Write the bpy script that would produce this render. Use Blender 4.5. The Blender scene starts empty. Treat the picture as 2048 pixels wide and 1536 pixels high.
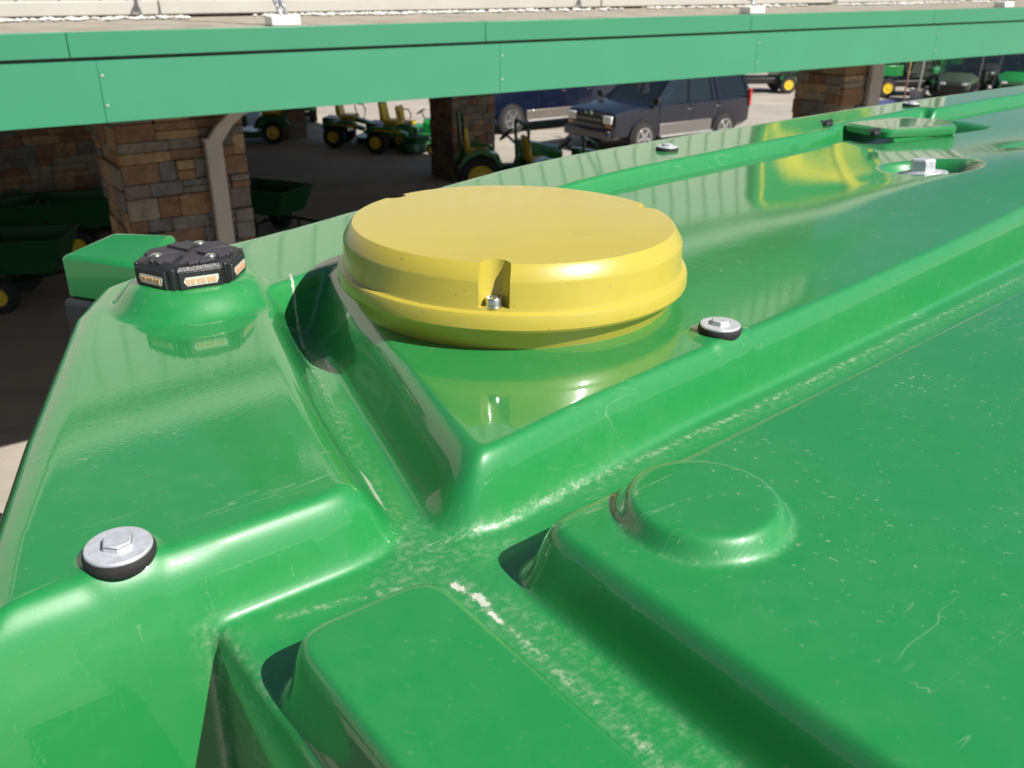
import bpy, bmesh, math, random
import numpy as np
from mathutils import Vector, Matrix
R = math.radians
random.seed(7)
# ------------------------------------------------------------------ camera, sky, sun
H = 4.25                                   # eye height above the yard
FPX = 1780.0                               # focal length in photo pixels (2048 wide)
TH = math.atan(801 / 1780.0)               # camera pitch below the horizon
SUN_AZ, SUN_EL = 125.0, 43.5                # clockwise from +Y
sc = bpy.context.scene
col = sc.collection
cam = bpy.data.objects.new('camera', bpy.data.cameras.new('camera'))
col.objects.link(cam)
cam.location = (0, 0, H)
cam.rotation_euler = (math.pi / 2 - TH, 0, 0)
cam.data.sensor_width = 36
cam.data.lens = 36 * FPX / 2048
cam.data.clip_start = 0.02
cam.data.clip_end = 3000
cam.data.dof.use_dof = True
cam.data.dof.focus_distance = 0.66
cam.data.dof.aperture_fstop = 16
sc.camera = cam
w = bpy.data.worlds.new('World'); sc.world = w; w.use_nodes = True
nt = w.node_tree
sky = nt.nodes.new('ShaderNodeTexSky'); sky.sky_type = 'NISHITA'; sky.sun_disc = False
sky.sun_elevation = R(SUN_EL); sky.sun_rotation = R(SUN_AZ); sky.air_density = 1.0; sky.dust_density = 0.4
bgn = nt.nodes['Background']; bgn.inputs[1].default_value = 0.05
nt.links.new(sky.outputs[0], bgn.inputs[0])
sl = bpy.data.lights.new('sun', 'SUN'); sl.energy = 5.0; sl.angle = R(0.53); sl.color = (1, 0.955, 0.89)
so = bpy.data.objects.new('sun', sl); col.objects.link(so)
sd = Vector((math.sin(R(SUN_AZ)) * math.cos(R(SUN_EL)), math.cos(R(SUN_AZ)) * math.cos(R(SUN_EL)), math.sin(R(SUN_EL))))
so.rotation_euler = sd.to_track_quat('Z', 'Y').to_euler(); so.location = (8, 0, 18)
sc.view_settings.view_transform = 'Standard'; sc.view_settings.look = 'None'
sc.view_settings.gamma = 1; sc.view_settings.exposure = 0.52; sc.view_settings.use_curve_mapping = False

# ------------------------------------------------------------------ pixel -> place
CT, ST = math.cos(TH), math.sin(TH)
def ray(x, y):
    return np.array([x - 1024.0, FPX * CT - (y - 768) * ST, -(FPX * ST + (y - 768) * CT)])
def at(x, y, drop):
    r = ray(x, y); return r[:2] * (drop / -r[2])
def gp(x, y): return at(x, y, H)
PSI = math.atan((3590 - 1024) * CT / FPX)
U = np.array([math.sin(PSI), math.cos(PSI)]); V = np.array([-math.cos(PSI), math.sin(PSI)])
def uv(x, y, drop):
    p = at(x, y, drop); return (float(p @ U), float(p @ V))
PS2 = math.atan((3880 - 1024) * CT / FPX)
EA = np.array([math.sin(PS2), math.cos(PS2)]); NA = np.array([-math.cos(PS2), math.sin(PS2)])
def sn(s, n): return EA * s + NA * n          # along / behind the eave -> world xy
EROT = math.pi / 2 - PS2                      # z rotation that turns +x into EA

# ------------------------------------------------------------------ materials
MATS = {}
def mat(name, color, rough=0.5, metal=0.0, coat=0.0, spec=0.5, var=0.0, vscale=6.0, bump=0.0, bscale=40.0, emit=None, coatr=0.05):
    if name in MATS: return MATS[name]
    m = bpy.data.materials.new(name); m.use_nodes = True
    t = m.node_tree; b = t.nodes['Principled BSDF']
    b.inputs['Base Color'].default_value = (*color, 1); b.inputs['Roughness'].default_value = rough
    b.inputs['Metallic'].default_value = metal; b.inputs['Coat Weight'].default_value = coat
    b.inputs['Coat Roughness'].default_value = coatr; b.inputs['Specular IOR Level'].default_value = spec
    if var or bump:
        tc = t.nodes.new('ShaderNodeTexCoord')
    if var:
        n = t.nodes.new('ShaderNodeTexNoise'); n.inputs['Scale'].default_value = vscale; n.inputs['Detail'].default_value = 6
        n.inputs['Roughness'].default_value = .65
        t.links.new(tc.outputs['Object'], n.inputs['Vector'])
        r = t.nodes.new('ShaderNodeMapRange'); r.inputs[1].default_value = .3; r.inputs[2].default_value = .7
        r.inputs[3].default_value = 1 - var; r.inputs[4].default_value = 1 + var
        t.links.new(n.outputs[0], r.inputs[0])
        h = t.nodes.new('ShaderNodeHueSaturation'); h.inputs['Color'].default_value = (*color, 1)
        t.links.new(r.outputs[0], h.inputs['Value']); t.links.new(h.outputs[0], b.inputs['Base Color'])
        r2 = t.nodes.new('ShaderNodeMapRange'); r2.inputs[3].default_value = max(.02, rough - .12); r2.inputs[4].default_value = min(1, rough + .12)
        t.links.new(n.outputs[0], r2.inputs[0]); t.links.new(r2.outputs[0], b.inputs['Roughness'])
    if bump:
        n2 = t.nodes.new('ShaderNodeTexNoise'); n2.inputs['Scale'].default_value = bscale; n2.inputs['Detail'].default_value = 5
        t.links.new(tc.outputs['Object'], n2.inputs['Vector'])
        bp = t.nodes.new('ShaderNodeBump'); bp.inputs['Strength'].default_value = bump; bp.inputs['Distance'].default_value = .01
        t.links.new(n2.outputs[0], bp.inputs['Height']); t.links.new(bp.outputs[0], b.inputs['Normal'])
    if emit:
        b.inputs['Emission Color'].default_value = (*emit[0], 1); b.inputs['Emission Strength'].default_value = emit[1]
    MATS[name] = m
    return m

def glass(name, color, alpha=.5, rough=.02):
    m = bpy.data.materials.new(name); m.use_nodes = True
    t = m.node_tree; b = t.nodes['Principled BSDF']
    b.inputs['Base Color'].default_value = (*color, 1); b.inputs['Roughness'].default_value = rough
    b.inputs['Alpha'].default_value = alpha; b.inputs['Coat Weight'].default_value = .5
    MATS[name] = m
    return m

def roof_material():
    m = bpy.data.materials.new('roof_green'); m.use_nodes = True
    t = m.node_tree; N = t.nodes.new; L = t.links.new
    b = t.nodes['Principled BSDF']
    tc = N('ShaderNodeTexCoord')
    def noise(scale, detail=4, rough=.55, vec=None, dist=0):
        n = N('ShaderNodeTexNoise'); n.inputs['Scale'].default_value = scale; n.inputs['Detail'].default_value = min(detail, 4)
        n.inputs['Roughness'].default_value = rough; n.inputs['Distortion'].default_value = dist
        L(vec or tc.outputs['Object'], n.inputs['Vector']); return n.outputs[0]
    def ramp(v, a, c, o0=0., o1=1.):
        r = N('ShaderNodeMapRange'); r.inputs[1].default_value = a; r.inputs[2].default_value = c
        r.inputs[3].default_value = o0; r.inputs[4].default_value = o1; L(v, r.inputs[0]); return r.outputs[0]
    def op(o, a, c=None):
        n = N('ShaderNodeMath'); n.operation = o
        for i, q in enumerate((a, c)):
            if q is None: continue
            if isinstance(q, (int, float)): n.inputs[i].default_value = q
            else: L(q, n.inputs[i])
        return n.outputs[0]
    at_ = N('ShaderNodeAttribute'); at_.attribute_name = 'dust'
    at2 = N('ShaderNodeAttribute'); at2.attribute_name = 'spots'
    at3 = N('ShaderNodeAttribute'); at3.attribute_name = 'chalk'
    # crumbly dust that collects in the channels
    crumb = ramp(noise(170, 6, .7), .48, .66)
    fine = ramp(noise(600, 3, .6), .42, .7)
    mp = N('ShaderNodeMapping'); mp.inputs['Rotation'].default_value = (0, 0, -.25); mp.inputs['Scale'].default_value = (60, 700, 60)
    L(tc.outputs['Object'], mp.inputs['Vector'])
    streak = ramp(noise(1, 5, .65, mp.outputs[0]), .5, .72)
    dust = op('MULTIPLY', at_.outputs['Fac'], op('ADD', op('MULTIPLY', crumb, .5), op('ADD', op('MULTIPLY', fine, .12), op('MULTIPLY', streak, .25))))
    chalk = op('MULTIPLY', ramp(op('ADD', at3.outputs['Fac'], op('MULTIPLY', op('SUBTRACT', noise(260, 5, .65), .5), 1.5)), .5, .80), .75)
    # dried water spots: dots, and rings with their one-sided highlight put in the colour
    def spots(scale, keep, r0, wd, ring):
        nz = N('ShaderNodeTexNoise'); nz.inputs['Scale'].default_value = scale * 1.3; nz.inputs['Detail'].default_value = 2
        L(tc.outputs['Object'], nz.inputs['Vector'])
        wv = N('ShaderNodeVectorMath'); wv.operation = 'MULTIPLY_ADD'
        wv.inputs[1].default_value = (.6 / scale,) * 3
        L(nz.outputs['Color'], wv.inputs[0]); L(tc.outputs['Object'], wv.inputs[2])
        v = N('ShaderNodeTexVoronoi'); v.inputs['Scale'].default_value = scale; v.voronoi_dimensions = '2D'
        L(wv.outputs[0], v.inputs['Vector'])
        sep = N('ShaderNodeSeparateColor'); L(v.outputs['Color'], sep.inputs[0])
        size = op('MULTIPLY', op('ADD', op('MULTIPLY', sep.outputs[1], .8), .25), r0)
        if ring: d = op('SUBTRACT', 1.0, ramp(op('ABSOLUTE', op('SUBTRACT', v.outputs['Distance'], size)), 0, wd))
        else: d = op('SUBTRACT', 1.0, ramp(op('SUBTRACT', v.outputs['Distance'], size), -wd, 0))
        k = op('GREATER_THAN', sep.outputs[0], keep)
        s = op('MULTIPLY', d, k)
        if ring:
            df = N('ShaderNodeVectorMath'); df.operation = 'SUBTRACT'; L(wv.outputs[0], df.inputs[0]); L(v.outputs['Position'], df.inputs[1])
            dt = N('ShaderNodeVectorMath'); dt.operation = 'DOT_PRODUCT'; L(df.outputs[0], dt.inputs[0]); dt.inputs[1].default_value = (.86, .47, 0)
            s = op('MULTIPLY', s, ramp(op('MULTIPLY', dt.outputs['Value'], scale), -.02, .08))
        return op('MULTIPLY', s, op('ADD', .35, op('MULTIPLY', sep.outputs[2], .65)))
    rings = spots(75, .66, .14, .05, True)
    dots = spots(120, .72, .13, .06, False)
    tiny = spots(330, .8, .2, .1, False)
    sp = op('MULTIPLY', op('MULTIPLY', at2.outputs['Fac'], ramp(noise(7, 3, .6), .36, .64, .2, 1.15)), op('ADD', op('MULTIPLY', rings, .55), op('ADD', op('MULTIPLY', dots, .5), op('MULTIPLY', tiny, .28))))
    # fine scratches: thin level lines of two stretched noises
    def scratch(rot, keepscale, seed):
        mp = N('ShaderNodeMapping'); mp.inputs['Rotation'].default_value = (0, 0, rot); mp.inputs['Scale'].default_value = (1.6, 15, 1)
        mp.inputs['Location'].default_value = (seed, seed * 2, 0)
        L(tc.outputs['Object'], mp.inputs['Vector'])
        n = noise(2.2, 3, .5, mp.outputs[0], .4)
        d = op('ABSOLUTE', op('SUBTRACT', n, .5))
        lin = op('SUBTRACT', 1, ramp(d, 0, .0035))
        gate = ramp(noise(keepscale, 3, .6), .56, .66)
        return op('MULTIPLY', lin, gate)
    scr = op('MULTIPLY', op('ADD', scratch(.5, 9, 3), scratch(-.7, 8, 11)), .30)
    haze = op('MULTIPLY', op('MULTIPLY', ramp(noise(3.5, 4, .65), .38, .7), ramp(noise(60, 4, .7), .3, .7)), .06)
    specks = op('MULTIPLY', ramp(noise(1300, 2, .5), .70, .78), .18)
    tot = op('MINIMUM', op('ADD', op('ADD', op('ADD', dust, chalk), op('ADD', sp, scr)), op('ADD', haze, specks)), .95)
    mix = N('ShaderNodeMix'); mix.data_type = 'RGBA'
    mix.inputs[6].default_value = (.009, .220, .047, 1); mix.inputs[7].default_value = (.60, .58, .50, 1)
    L(tot, mix.inputs[0]); L(mix.outputs[2], b.inputs['Base Color'])
    b.inputs['Roughness'].default_value = .42
    b.inputs['Coat Weight'].default_value = 1.0; b.inputs['Coat IOR'].default_value = 1.55
    L(ramp(op('ADD', op('MULTIPLY', tot, 1.2), op('MULTIPLY', noise(30, 5, .6), .06)), 0, 1, .010, .6), b.inputs['Coat Roughness'])
    bp = N('ShaderNodeBump'); bp.inputs['Strength'].default_value = .06; bp.inputs['Distance'].default_value = .0004
    L(noise(420, 1, .5), bp.inputs['Height'])
    b2 = N('ShaderNodeBump'); b2.inputs['Strength'].default_value = .05; b2.inputs['Distance'].default_value = .002
    L(noise(9, 2, .5), b2.inputs['Height']); L(bp.outputs[0], b2.inputs['Normal'])
    L(b2.outputs[0], b.inputs['Coat Normal']); L(bp.outputs[0], b.inputs['Normal'])
    MATS['roof_green'] = m
    return m
roof_material()

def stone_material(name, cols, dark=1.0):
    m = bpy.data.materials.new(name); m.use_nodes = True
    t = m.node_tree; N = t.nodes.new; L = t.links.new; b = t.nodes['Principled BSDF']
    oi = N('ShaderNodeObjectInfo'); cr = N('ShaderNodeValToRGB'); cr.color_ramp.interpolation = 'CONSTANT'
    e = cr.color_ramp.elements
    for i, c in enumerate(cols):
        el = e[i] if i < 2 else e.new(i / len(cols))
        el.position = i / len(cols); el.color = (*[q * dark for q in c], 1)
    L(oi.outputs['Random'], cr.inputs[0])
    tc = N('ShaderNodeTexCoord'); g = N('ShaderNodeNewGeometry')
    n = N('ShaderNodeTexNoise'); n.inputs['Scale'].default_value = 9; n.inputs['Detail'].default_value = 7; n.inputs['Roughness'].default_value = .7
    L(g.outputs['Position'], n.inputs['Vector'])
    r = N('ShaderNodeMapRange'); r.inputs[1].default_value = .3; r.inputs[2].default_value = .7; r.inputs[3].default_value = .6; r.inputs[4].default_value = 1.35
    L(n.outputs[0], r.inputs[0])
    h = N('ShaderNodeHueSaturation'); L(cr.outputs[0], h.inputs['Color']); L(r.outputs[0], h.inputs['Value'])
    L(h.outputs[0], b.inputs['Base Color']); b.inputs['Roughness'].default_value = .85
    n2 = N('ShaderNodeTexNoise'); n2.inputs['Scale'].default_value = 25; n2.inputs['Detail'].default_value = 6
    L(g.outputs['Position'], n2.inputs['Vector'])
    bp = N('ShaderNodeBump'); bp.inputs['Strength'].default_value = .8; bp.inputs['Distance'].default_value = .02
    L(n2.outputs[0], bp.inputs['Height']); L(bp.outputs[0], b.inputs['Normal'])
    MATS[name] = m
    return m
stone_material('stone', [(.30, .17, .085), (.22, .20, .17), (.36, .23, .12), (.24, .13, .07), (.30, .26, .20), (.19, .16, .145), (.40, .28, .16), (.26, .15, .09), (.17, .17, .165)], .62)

def concrete_material():
    m = bpy.data.materials.new('concrete'); m.use_nodes = True
    t = m.node_tree; N = t.nodes.new; L = t.links.new; b = t.nodes['Principled BSDF']
    g = N('ShaderNodeNewGeometry')
    def noise(s, d, r=.6):
        n = N('ShaderNodeTexNoise'); n.inputs['Scale'].default_value = s; n.inputs['Detail'].default_value = d; n.inputs['Roughness'].default_value = r
        L(g.outputs['Position'], n.inputs['Vector']); return n.outputs[0]
    cr = N('ShaderNodeValToRGB'); e = cr.color_ramp.elements
    e[0].position = .3; e[0].color = (.33, .29, .245, 1); e[1].position = .7; e[1].color = (.46, .41, .35, 1)
    L(noise(.35, 8, .65), cr.inputs[0])
    # dark oil drips and tyre tracks
    mp = N('ShaderNodeMapping'); mp.inputs['Rotation'].default_value = (0, 0, -EROT); mp.inputs['Scale'].default_value = (.12, 1.6, 1)
    L(g.outputs['Position'], mp.inputs['Vector'])
    n3 = N('ShaderNodeTexNoise'); n3.inputs['Scale'].default_value = 1; n3.inputs['Detail'].default_value = 5; L(mp.outputs[0], n3.inputs['Vector'])
    r = N('ShaderNodeMapRange'); r.inputs[1].default_value = .5; r.inputs[2].default_value = .75; r.inputs[3].default_value = 1; r.inputs[4].default_value = .72
    L(n3.outputs[0], r.inputs[0])
    h = N('ShaderNodeHueSaturation'); L(cr.outputs[0], h.inputs['Color']); L(r.outputs[0], h.inputs['Value'])
    L(h.outputs[0], b.inputs['Base Color']); b.inputs['Roughness'].default_value = .8
    bp = N('ShaderNodeBump'); bp.inputs['Strength'].default_value = .3; bp.inputs['Distance'].default_value = .01
    L(noise(30, 6), bp.inputs['Height']); L(bp.outputs[0], b.inputs['Normal'])
    MATS['concrete'] = m
concrete_material()

GREEN = mat('machine_green', (.012, .20, .045), .35, coat=.8, var=.08, vscale=5)
DGREEN = mat('dark_green_paint', (.010, .085, .030), .4, coat=.4, var=.1)
OLIVE = mat('olive_paint', (.045, .062, .040), .4, coat=.5, var=.1)
YEL = mat('machine_yellow', (.72, .50, .025), .4, coat=.3, var=.06)
BLACK = mat('black_plastic', (.012, .012, .013), .5, var=.2, vscale=30)
RUB = mat('rubber', (.022, .021, .021), .75, var=.25, vscale=40, bump=.3)
STEEL = mat('zinc_steel', (.54, .55, .58), .45, metal=.35, var=.18, vscale=160)
ALU = mat('alloy', (.55, .55, .56), .3, metal=.9, var=.1)
CHROME = mat('chrome', (.75, .75, .76), .08, metal=1)
NAVY = mat('navy_paint', (.004, .006, .014), .3, coat=.5, var=.15, vscale=3)
TBLUE = mat('deep_blue_paint', (.003, .006, .022), .3, coat=.5, var=.1, vscale=3)
TAUPE = mat('taupe_paint', (.14, .12, .10), .4, coat=.5, var=.1)
GLASS = glass('tinted_glass', (.02, .03, .035), .55)
DGLASS = glass('dark_glass', (.008, .01, .012), .93)
LENS = mat('headlamp_lens', (.75, .78, .78), .08, coat=1)
RED = mat('red_lens', (.45, .02, .015), .2, coat=1)
AMBER = mat('amber_lens', (.75, .25, .03), .25, coat=1)
FASC = mat('fascia_green', (.046, .245, .132), .38, var=.05, vscale=.9)
FASC2 = mat('fascia_trim_green', (.042, .228, .121), .38, var=.03, vscale=1.5)
SIDING = mat('siding_cream', (.38, .36, .32), .5, var=.05, vscale=2)
TRIM = mat('trim_cream', (.42, .40, .355), .5, var=.06, vscale=3)
DECK = mat('roof_deck_tan', (.30, .265, .215), .85, var=.3, vscale=3, bump=.4)
GRAVEL = mat('white_gravel', (.62, .60, .57), .9, var=.45, vscale=14, bump=.8, bscale=30)
SPOUT = mat('downspout_paint', (.30, .275, .245), .5, var=.06)
MORTAR = mat('mortar', (.03, .026, .022), .95, var=.3, vscale=12)
SOFFIT = mat('soffit', (.30, .29, .27), .7, var=.05)
GREY = mat('grey_metal', (.32, .32, .31), .5, metal=.3, var=.15)
FLESH = mat('skin', (.45, .25, .17), .6)
BLUEC = mat('blue_cloth', (.04, .12, .42), .85)
SEATC = mat('seat_cloth', (.03, .03, .032), .9)
WOODC = mat('ochre_pole', (.42, .30, .10), .6, var=.2)

# ------------------------------------------------------------------ mesh helpers
def link(o, parent=None):
    col.objects.link(o)
    if parent is not None: o.parent = parent
    return o
def tag(o, label=None, cat=None, group=None, kind=None):
    if label: o['label'] = label
    if cat: o['category'] = cat
    if group: o['group'] = group
    if kind: o['kind'] = kind
    return o
def empty(name, loc, rz=0, label=None, cat=None, group=None):
    o = bpy.data.objects.new(name, None); o.empty_display_size = .1
    o.location = loc; o.rotation_euler = (0, 0, rz)
    col.objects.link(o); return tag(o, label, cat, group)
class MB:
    def __init__(s): s.v = []; s.f = []
    def add(s, vs, fs, M=None):
        b = len(s.v)
        for p in vs:
            q = Vector(p)
            s.v.append(tuple(M @ q) if M is not None else tuple(q))
        s.f += [tuple(b + i for i in f) for f in fs]
        return s
    def box(s, c, size, M=None, taper=1.0):
        x, y, z = (q / 2 for q in size)
        vs = [(c[0] + sx * x * (taper if sz > 0 else 1), c[1] + sy * y * (taper if sz > 0 else 1), c[2] + sz * z) for sz in (-1, 1) for sx, sy in ((-1, -1), (1, -1), (1, 1), (-1, 1))]
        return s.add(vs, [(3, 2, 1, 0), (4, 5, 6, 7), (0, 1, 5, 4), (1, 2, 6, 5), (2, 3, 7, 6), (3, 0, 4, 7)], M)
    def loft(s, rings, cap=True, M=None, closed=True):
        n = len(rings[0]); vs = [p for r in rings for p in r]; fs = []
        for i in range(len(rings) - 1):
            for j in range(n if closed else n - 1):
                k = (j + 1) % n
                fs.append((i * n + j, i * n + k, (i + 1) * n + k, (i + 1) * n + j))
        if cap:
            fs.append(tuple(range(n - 1, -1, -1))); fs.append(tuple((len(rings) - 1) * n + j for j in range(n)))
        return s.add(vs, fs, M)
    def prism(s, poly, y0, y1, M=None):     # poly in xz, extruded along y
        return s.loft([[(x, y0, z) for x, z in poly], [(x, y1, z) for x, z in poly]], True, M)
    def lathe(s, prof, n=24, M=None):       # profile (r, z) about z
        rings = [[(r * math.cos(2 * math.pi * k / n), r * math.sin(2 * math.pi * k / n), z) for k in range(n)] for r, z in prof]
        return s.loft(rings, True, M)
    def tube(s, pts, r, n=8):
        pts = [Vector(p) for p in pts]; rings = []
        for i, p in enumerate(pts):
            d = (pts[min(i + 1, len(pts) - 1)] - pts[max(i - 1, 0)]).normalized()
            a = d.cross(Vector((0, 0, 1)))
            if a.length < .05: a = d.cross(Vector((0, 1, 0)))
            a.normalize(); b = d.cross(a)
            rings.append([tuple(p + a * r * math.cos(2 * math.pi * k / n) + b * r * math.sin(2 * math.pi * k / n)) for k in range(n)])
        return s.loft(rings)
    def mesh(s, name):
        me = bpy.data.meshes.new(name); me.from_pydata(s.v, [], s.f)
        bm = bmesh.new(); bm.from_mesh(me); bmesh.ops.recalc_face_normals(bm, faces=bm.faces); bm.to_mesh(me); bm.free()
        return me
    def build(s, name, m, parent=None, loc=(0, 0, 0), rot=(0, 0, 0), smooth=None, bevel=0, seg=2):
        me = s.mesh(name); o = bpy.data.objects.new(name, me); link(o, parent)
        o.location = loc; o.rotation_euler = rot
        me.materials.append(m)
        if bevel:
            md = o.modifiers.new('bevel', 'BEVEL'); md.width = bevel; md.segments = seg; md.limit_method = 'ANGLE'; md.angle_limit = R(35)
            md.harden_normals = False
        if smooth is not None or bevel:
            me.shade_smooth()
            me.set_sharp_from_angle(angle=R(smooth if smooth is not None else 40))
        return o
RX90 = Matrix.Rotation(math.pi / 2, 4, 'X')
def T(x, y, z): return Matrix.Translation((x, y, z))
def copy_tree(o, parent=None):
    c = o.copy(); col.objects.link(c); c.parent = parent
    for ch in list(o.children): copy_tree(ch, c)
    return c

# ------------------------------------------------------------------ ground
g = MB(); S = 1500
g.add([(-S, -S, 0), (S, -S, 0), (S, S, 0), (-S, S, 0)], [(0, 1, 2, 3)])
ground = tag(g.build('ground', MATS['concrete']), kind='structure')

a_ = MB(); q_ = [sn(s_, n_) for s_, n_ in ((-70, -70), (-2.6, -70), (-2.6, 6.2), (-70, 6.2))]  # unseen dark sheet, added to dim bounce and reflections in the cab roof walls
a_.add([(p[0], p[1], .004) for p in q_], [(0, 1, 2, 3)])
tag(a_.build('added_dark_sheet', mat('dark_sheet_grey', (.045, .044, .043), .9, var=.3, vscale=2, bump=.4)), kind='structure')

# ------------------------------------------------------------------ the machine whose roof we look over
U0, V0 = 1.5, .15
p0 = U * U0 + V * V0
TROT = math.pi / 2 - PSI
tractor = empty('tractor', (p0[0], p0[1], 0), TROT, 'tall green farm tractor whose glossy ribbed cab roof fills the foreground', 'tractor')
def tl(u, v, z): return (u - U0, v - V0, z)

def round_poly(pts, rad, n=6, closed=True):
    out = []; P = [np.array(p, float) for p in pts]; m = len(P)
    for i in range(m):
        a, b, c = P[i - 1], P[i], P[(i + 1) % m]
        d1 = (a - b); d2 = (c - b); l1 = np.linalg.norm(d1); l2 = np.linalg.norm(d2)
        rr = min(rad, l1 * .48, l2 * .48)
        s, e = b + d1 / l1 * rr, b + d2 / l2 * rr
        for k in range(n + 1):
            t = k / n; out.append((1 - t) ** 2 * s + 2 * t * (1 - t) * b + t * t * e)
    return np.array(out)
def sdf(poly, X, Y):                 # > 0 inside
    d2 = np.full(X.shape, 1e9, np.float32); ins = np.zeros(X.shape, bool)
    n = len(poly)
    for i in range(n):
        ax, ay = poly[i]; bx, by = poly[(i + 1) % n]
        ex, ey = bx - ax, by - ay; ll = ex * ex + ey * ey
        if ll < 1e-14: continue
        t = np.clip(((X - ax) * ex + (Y - ay) * ey) / ll, 0, 1)
        dx = X - ax - t * ex; dy = Y - ay - t * ey
        d2 = np.minimum(d2, dx * dx + dy * dy)
        if ay != by:
            c = ((ay > Y) != (by > Y)) & (X < (bx - ax) * (Y - ay) / (by - ay) + ax)
            ins ^= c
    d = np.sqrt(d2); return np.where(ins, d, -d)
def line_d(pts, X, Y):
    d2 = np.full(X.shape, 1e9, np.float32)
    for (ax, ay), (bx, by) in zip(pts[:-1], pts[1:]):
        ex, ey = bx - ax, by - ay; ll = ex * ex + ey * ey + 1e-12
        t = np.clip(((X - ax) * ex + (Y - ay) * ey) / ll, 0, 1)
        d2 = np.minimum(d2, (X - ax - t * ex) ** 2 + (Y - ay - t * ey) ** 2)
    return np.sqrt(d2)
def prof(d, w, a=.28, b=.48):        # wall profile: foot fillet, straight, softer shoulder
    t = np.clip(d / w, 0, 1); k = 1 / (1 - a / 2 - b / 2)
    return np.where(t < a, k * t * t / (2 * a), np.where(t < 1 - b, k * (t - a / 2), 1 - k * (1 - t) ** 2 / (2 * b)))
def sstep(a, b, x):
    t = np.clip((x - a) / (b - a), 0, 1); return t * t * (3 - 2 * t)

TF = .320                             # channel floor: metres below the eye
LV_P, LV_L, LV_R, LV_B = .272, .276, .280, .285
us = np.concatenate([np.arange(-.07, .72, .002), np.arange(.72, 1.4, .004), np.arange(1.4, 3.0, .008)])
vs = np.concatenate([np.arange(-.62, .02, .012), np.arange(.02, .56, .002), np.arange(.56, 1.0, .003), np.arange(1.0, 1.27, .004)])
X, Y = np.meshgrid(us, vs); X = X.astype(np.float32); Y = Y.astype(np.float32)

OUT = [(.104, -.6), (.104, .405), (-.012, .405), (.012, .50), (.055, .628), (.098, .745), (.142, .865), (.185, .94), (.26, .985), (.36, 1.008), (.51, 1.045), (.8, 1.098), (1.2, 1.138), (1.83, 1.178), (2.6, 1.19), (2.85, 1.08), (2.95, .9), (2.96, -.6)]
P_POLY = [(.387, .96), (.328, .722), (.236, .374), (.433, .410), (.754, .433), (1.121, .467), (1.7, .51), (2.7, .56), (2.85, .60), (2.85, 1.08), (1.7, 1.01), (1.2, .98), (.5, .90)]
L_POLY = [(-.3, .405), (.234, .405), (.272, .572), (.322, .749), (.371, .87), (.371, 1.3), (-.3, 1.3)]
R_POLY = [(.257, -.9), (.257, .349), (.50, .361), (.93, .382), (1.7, .43), (2.86, .49), (2.86, -.9)]
B_POLY = [(.1105, -.9), (.1105, .346), (.2125, .346), (.2125, -.9)]
RIM = [(.28, .77), (.328, .79), (.40, .818), (.825, .918), (1.66, 1.0), (2.2, 1.04), (3.1, 1.06), (3.1, 1.4), (.2, 1.4)]
dO = sdf(np.array(OUT), X, Y)
KX = .62; dP = sdf(round_poly([(a * KX, b) for a, b in P_POLY], .075, 14), X * KX, Y)
KY = 1.75; dL = sdf(round_poly([(a, (b - .405) * KY) for a, b in L_POLY], .055, 12), X, (Y - .405) * KY)
dR = sdf(round_poly(R_POLY, .035), X, Y)
dB = sdf(round_poly(B_POLY, .030), X, Y)
dM = sdf(round_poly(RIM, .02), X, Y)
hP = (TF - LV_P) * prof(dP, .026)
rise = .030 * np.exp(-(((X - 1.55) / .36) ** 2 + ((Y - .58) / .16) ** 2)) + .006 * sstep(.5, 1.0, X)
hP = hP + rise * prof(dP, .03)
LB = uv(382, 530, .243)                               # beacon centre
tiltL = .10 * np.clip(.07 - X + (Y - .40) * .27, 0, 1) ** 2
hL = (TF - LV_L - tiltL) * prof(dL, .042, .25, .65)
boss_b = np.hypot(X - LB[0], Y - LB[1])
hL = hL + .024 * prof(.080 - boss_b, .034) * (dL > 0)
hR = (TF - LV_R + .012 * sstep(.3, 1.6, X)) * prof(dR, .022)
BO = uv(1408, 990, .267)
dBo = np.hypot((X - BO[0]) / 1.0, (Y - BO[1]) / 1.0)
hR = hR + .0130 * prof(.0500 - dBo, .0085, .12, .6) * (dR > 0)
hB = (TF - LV_B) * prof(dB, .012, .2, .45)
lev = .022 * sstep(.35, 1.0, X)
hM = (TF - LV_L + .006 + lev) * prof(dM, .018)
z = np.maximum.reduce([hP, hL, hR, hB, hM, np.zeros_like(hP)])
# big bolt recess, small bolt dimples
BIG = uv(1850, 318, .243)
z -= .030 * prof(.070 - np.hypot(X - BIG[0] - .012, Y - BIG[1] + .004), .02)
B1 = uv(244, 1127, .279); B2 = uv(1446, 668, .271); B3 = uv(1334, 299, .247)
for (bu, bv), q_r in ((B1, .023), (B2, .030)):
    z += .0022 * prof(q_r - np.hypot(X - bu, Y - bv), .008)
# hatch opening in the rim
HP = [uv(1655, 250, .246), uv(1762, 266, .246), uv(1990, 236, .246), uv(1845, 212, .246)]
z -= .034 * prof(sdf(np.array(HP), X, Y), .025)
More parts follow.
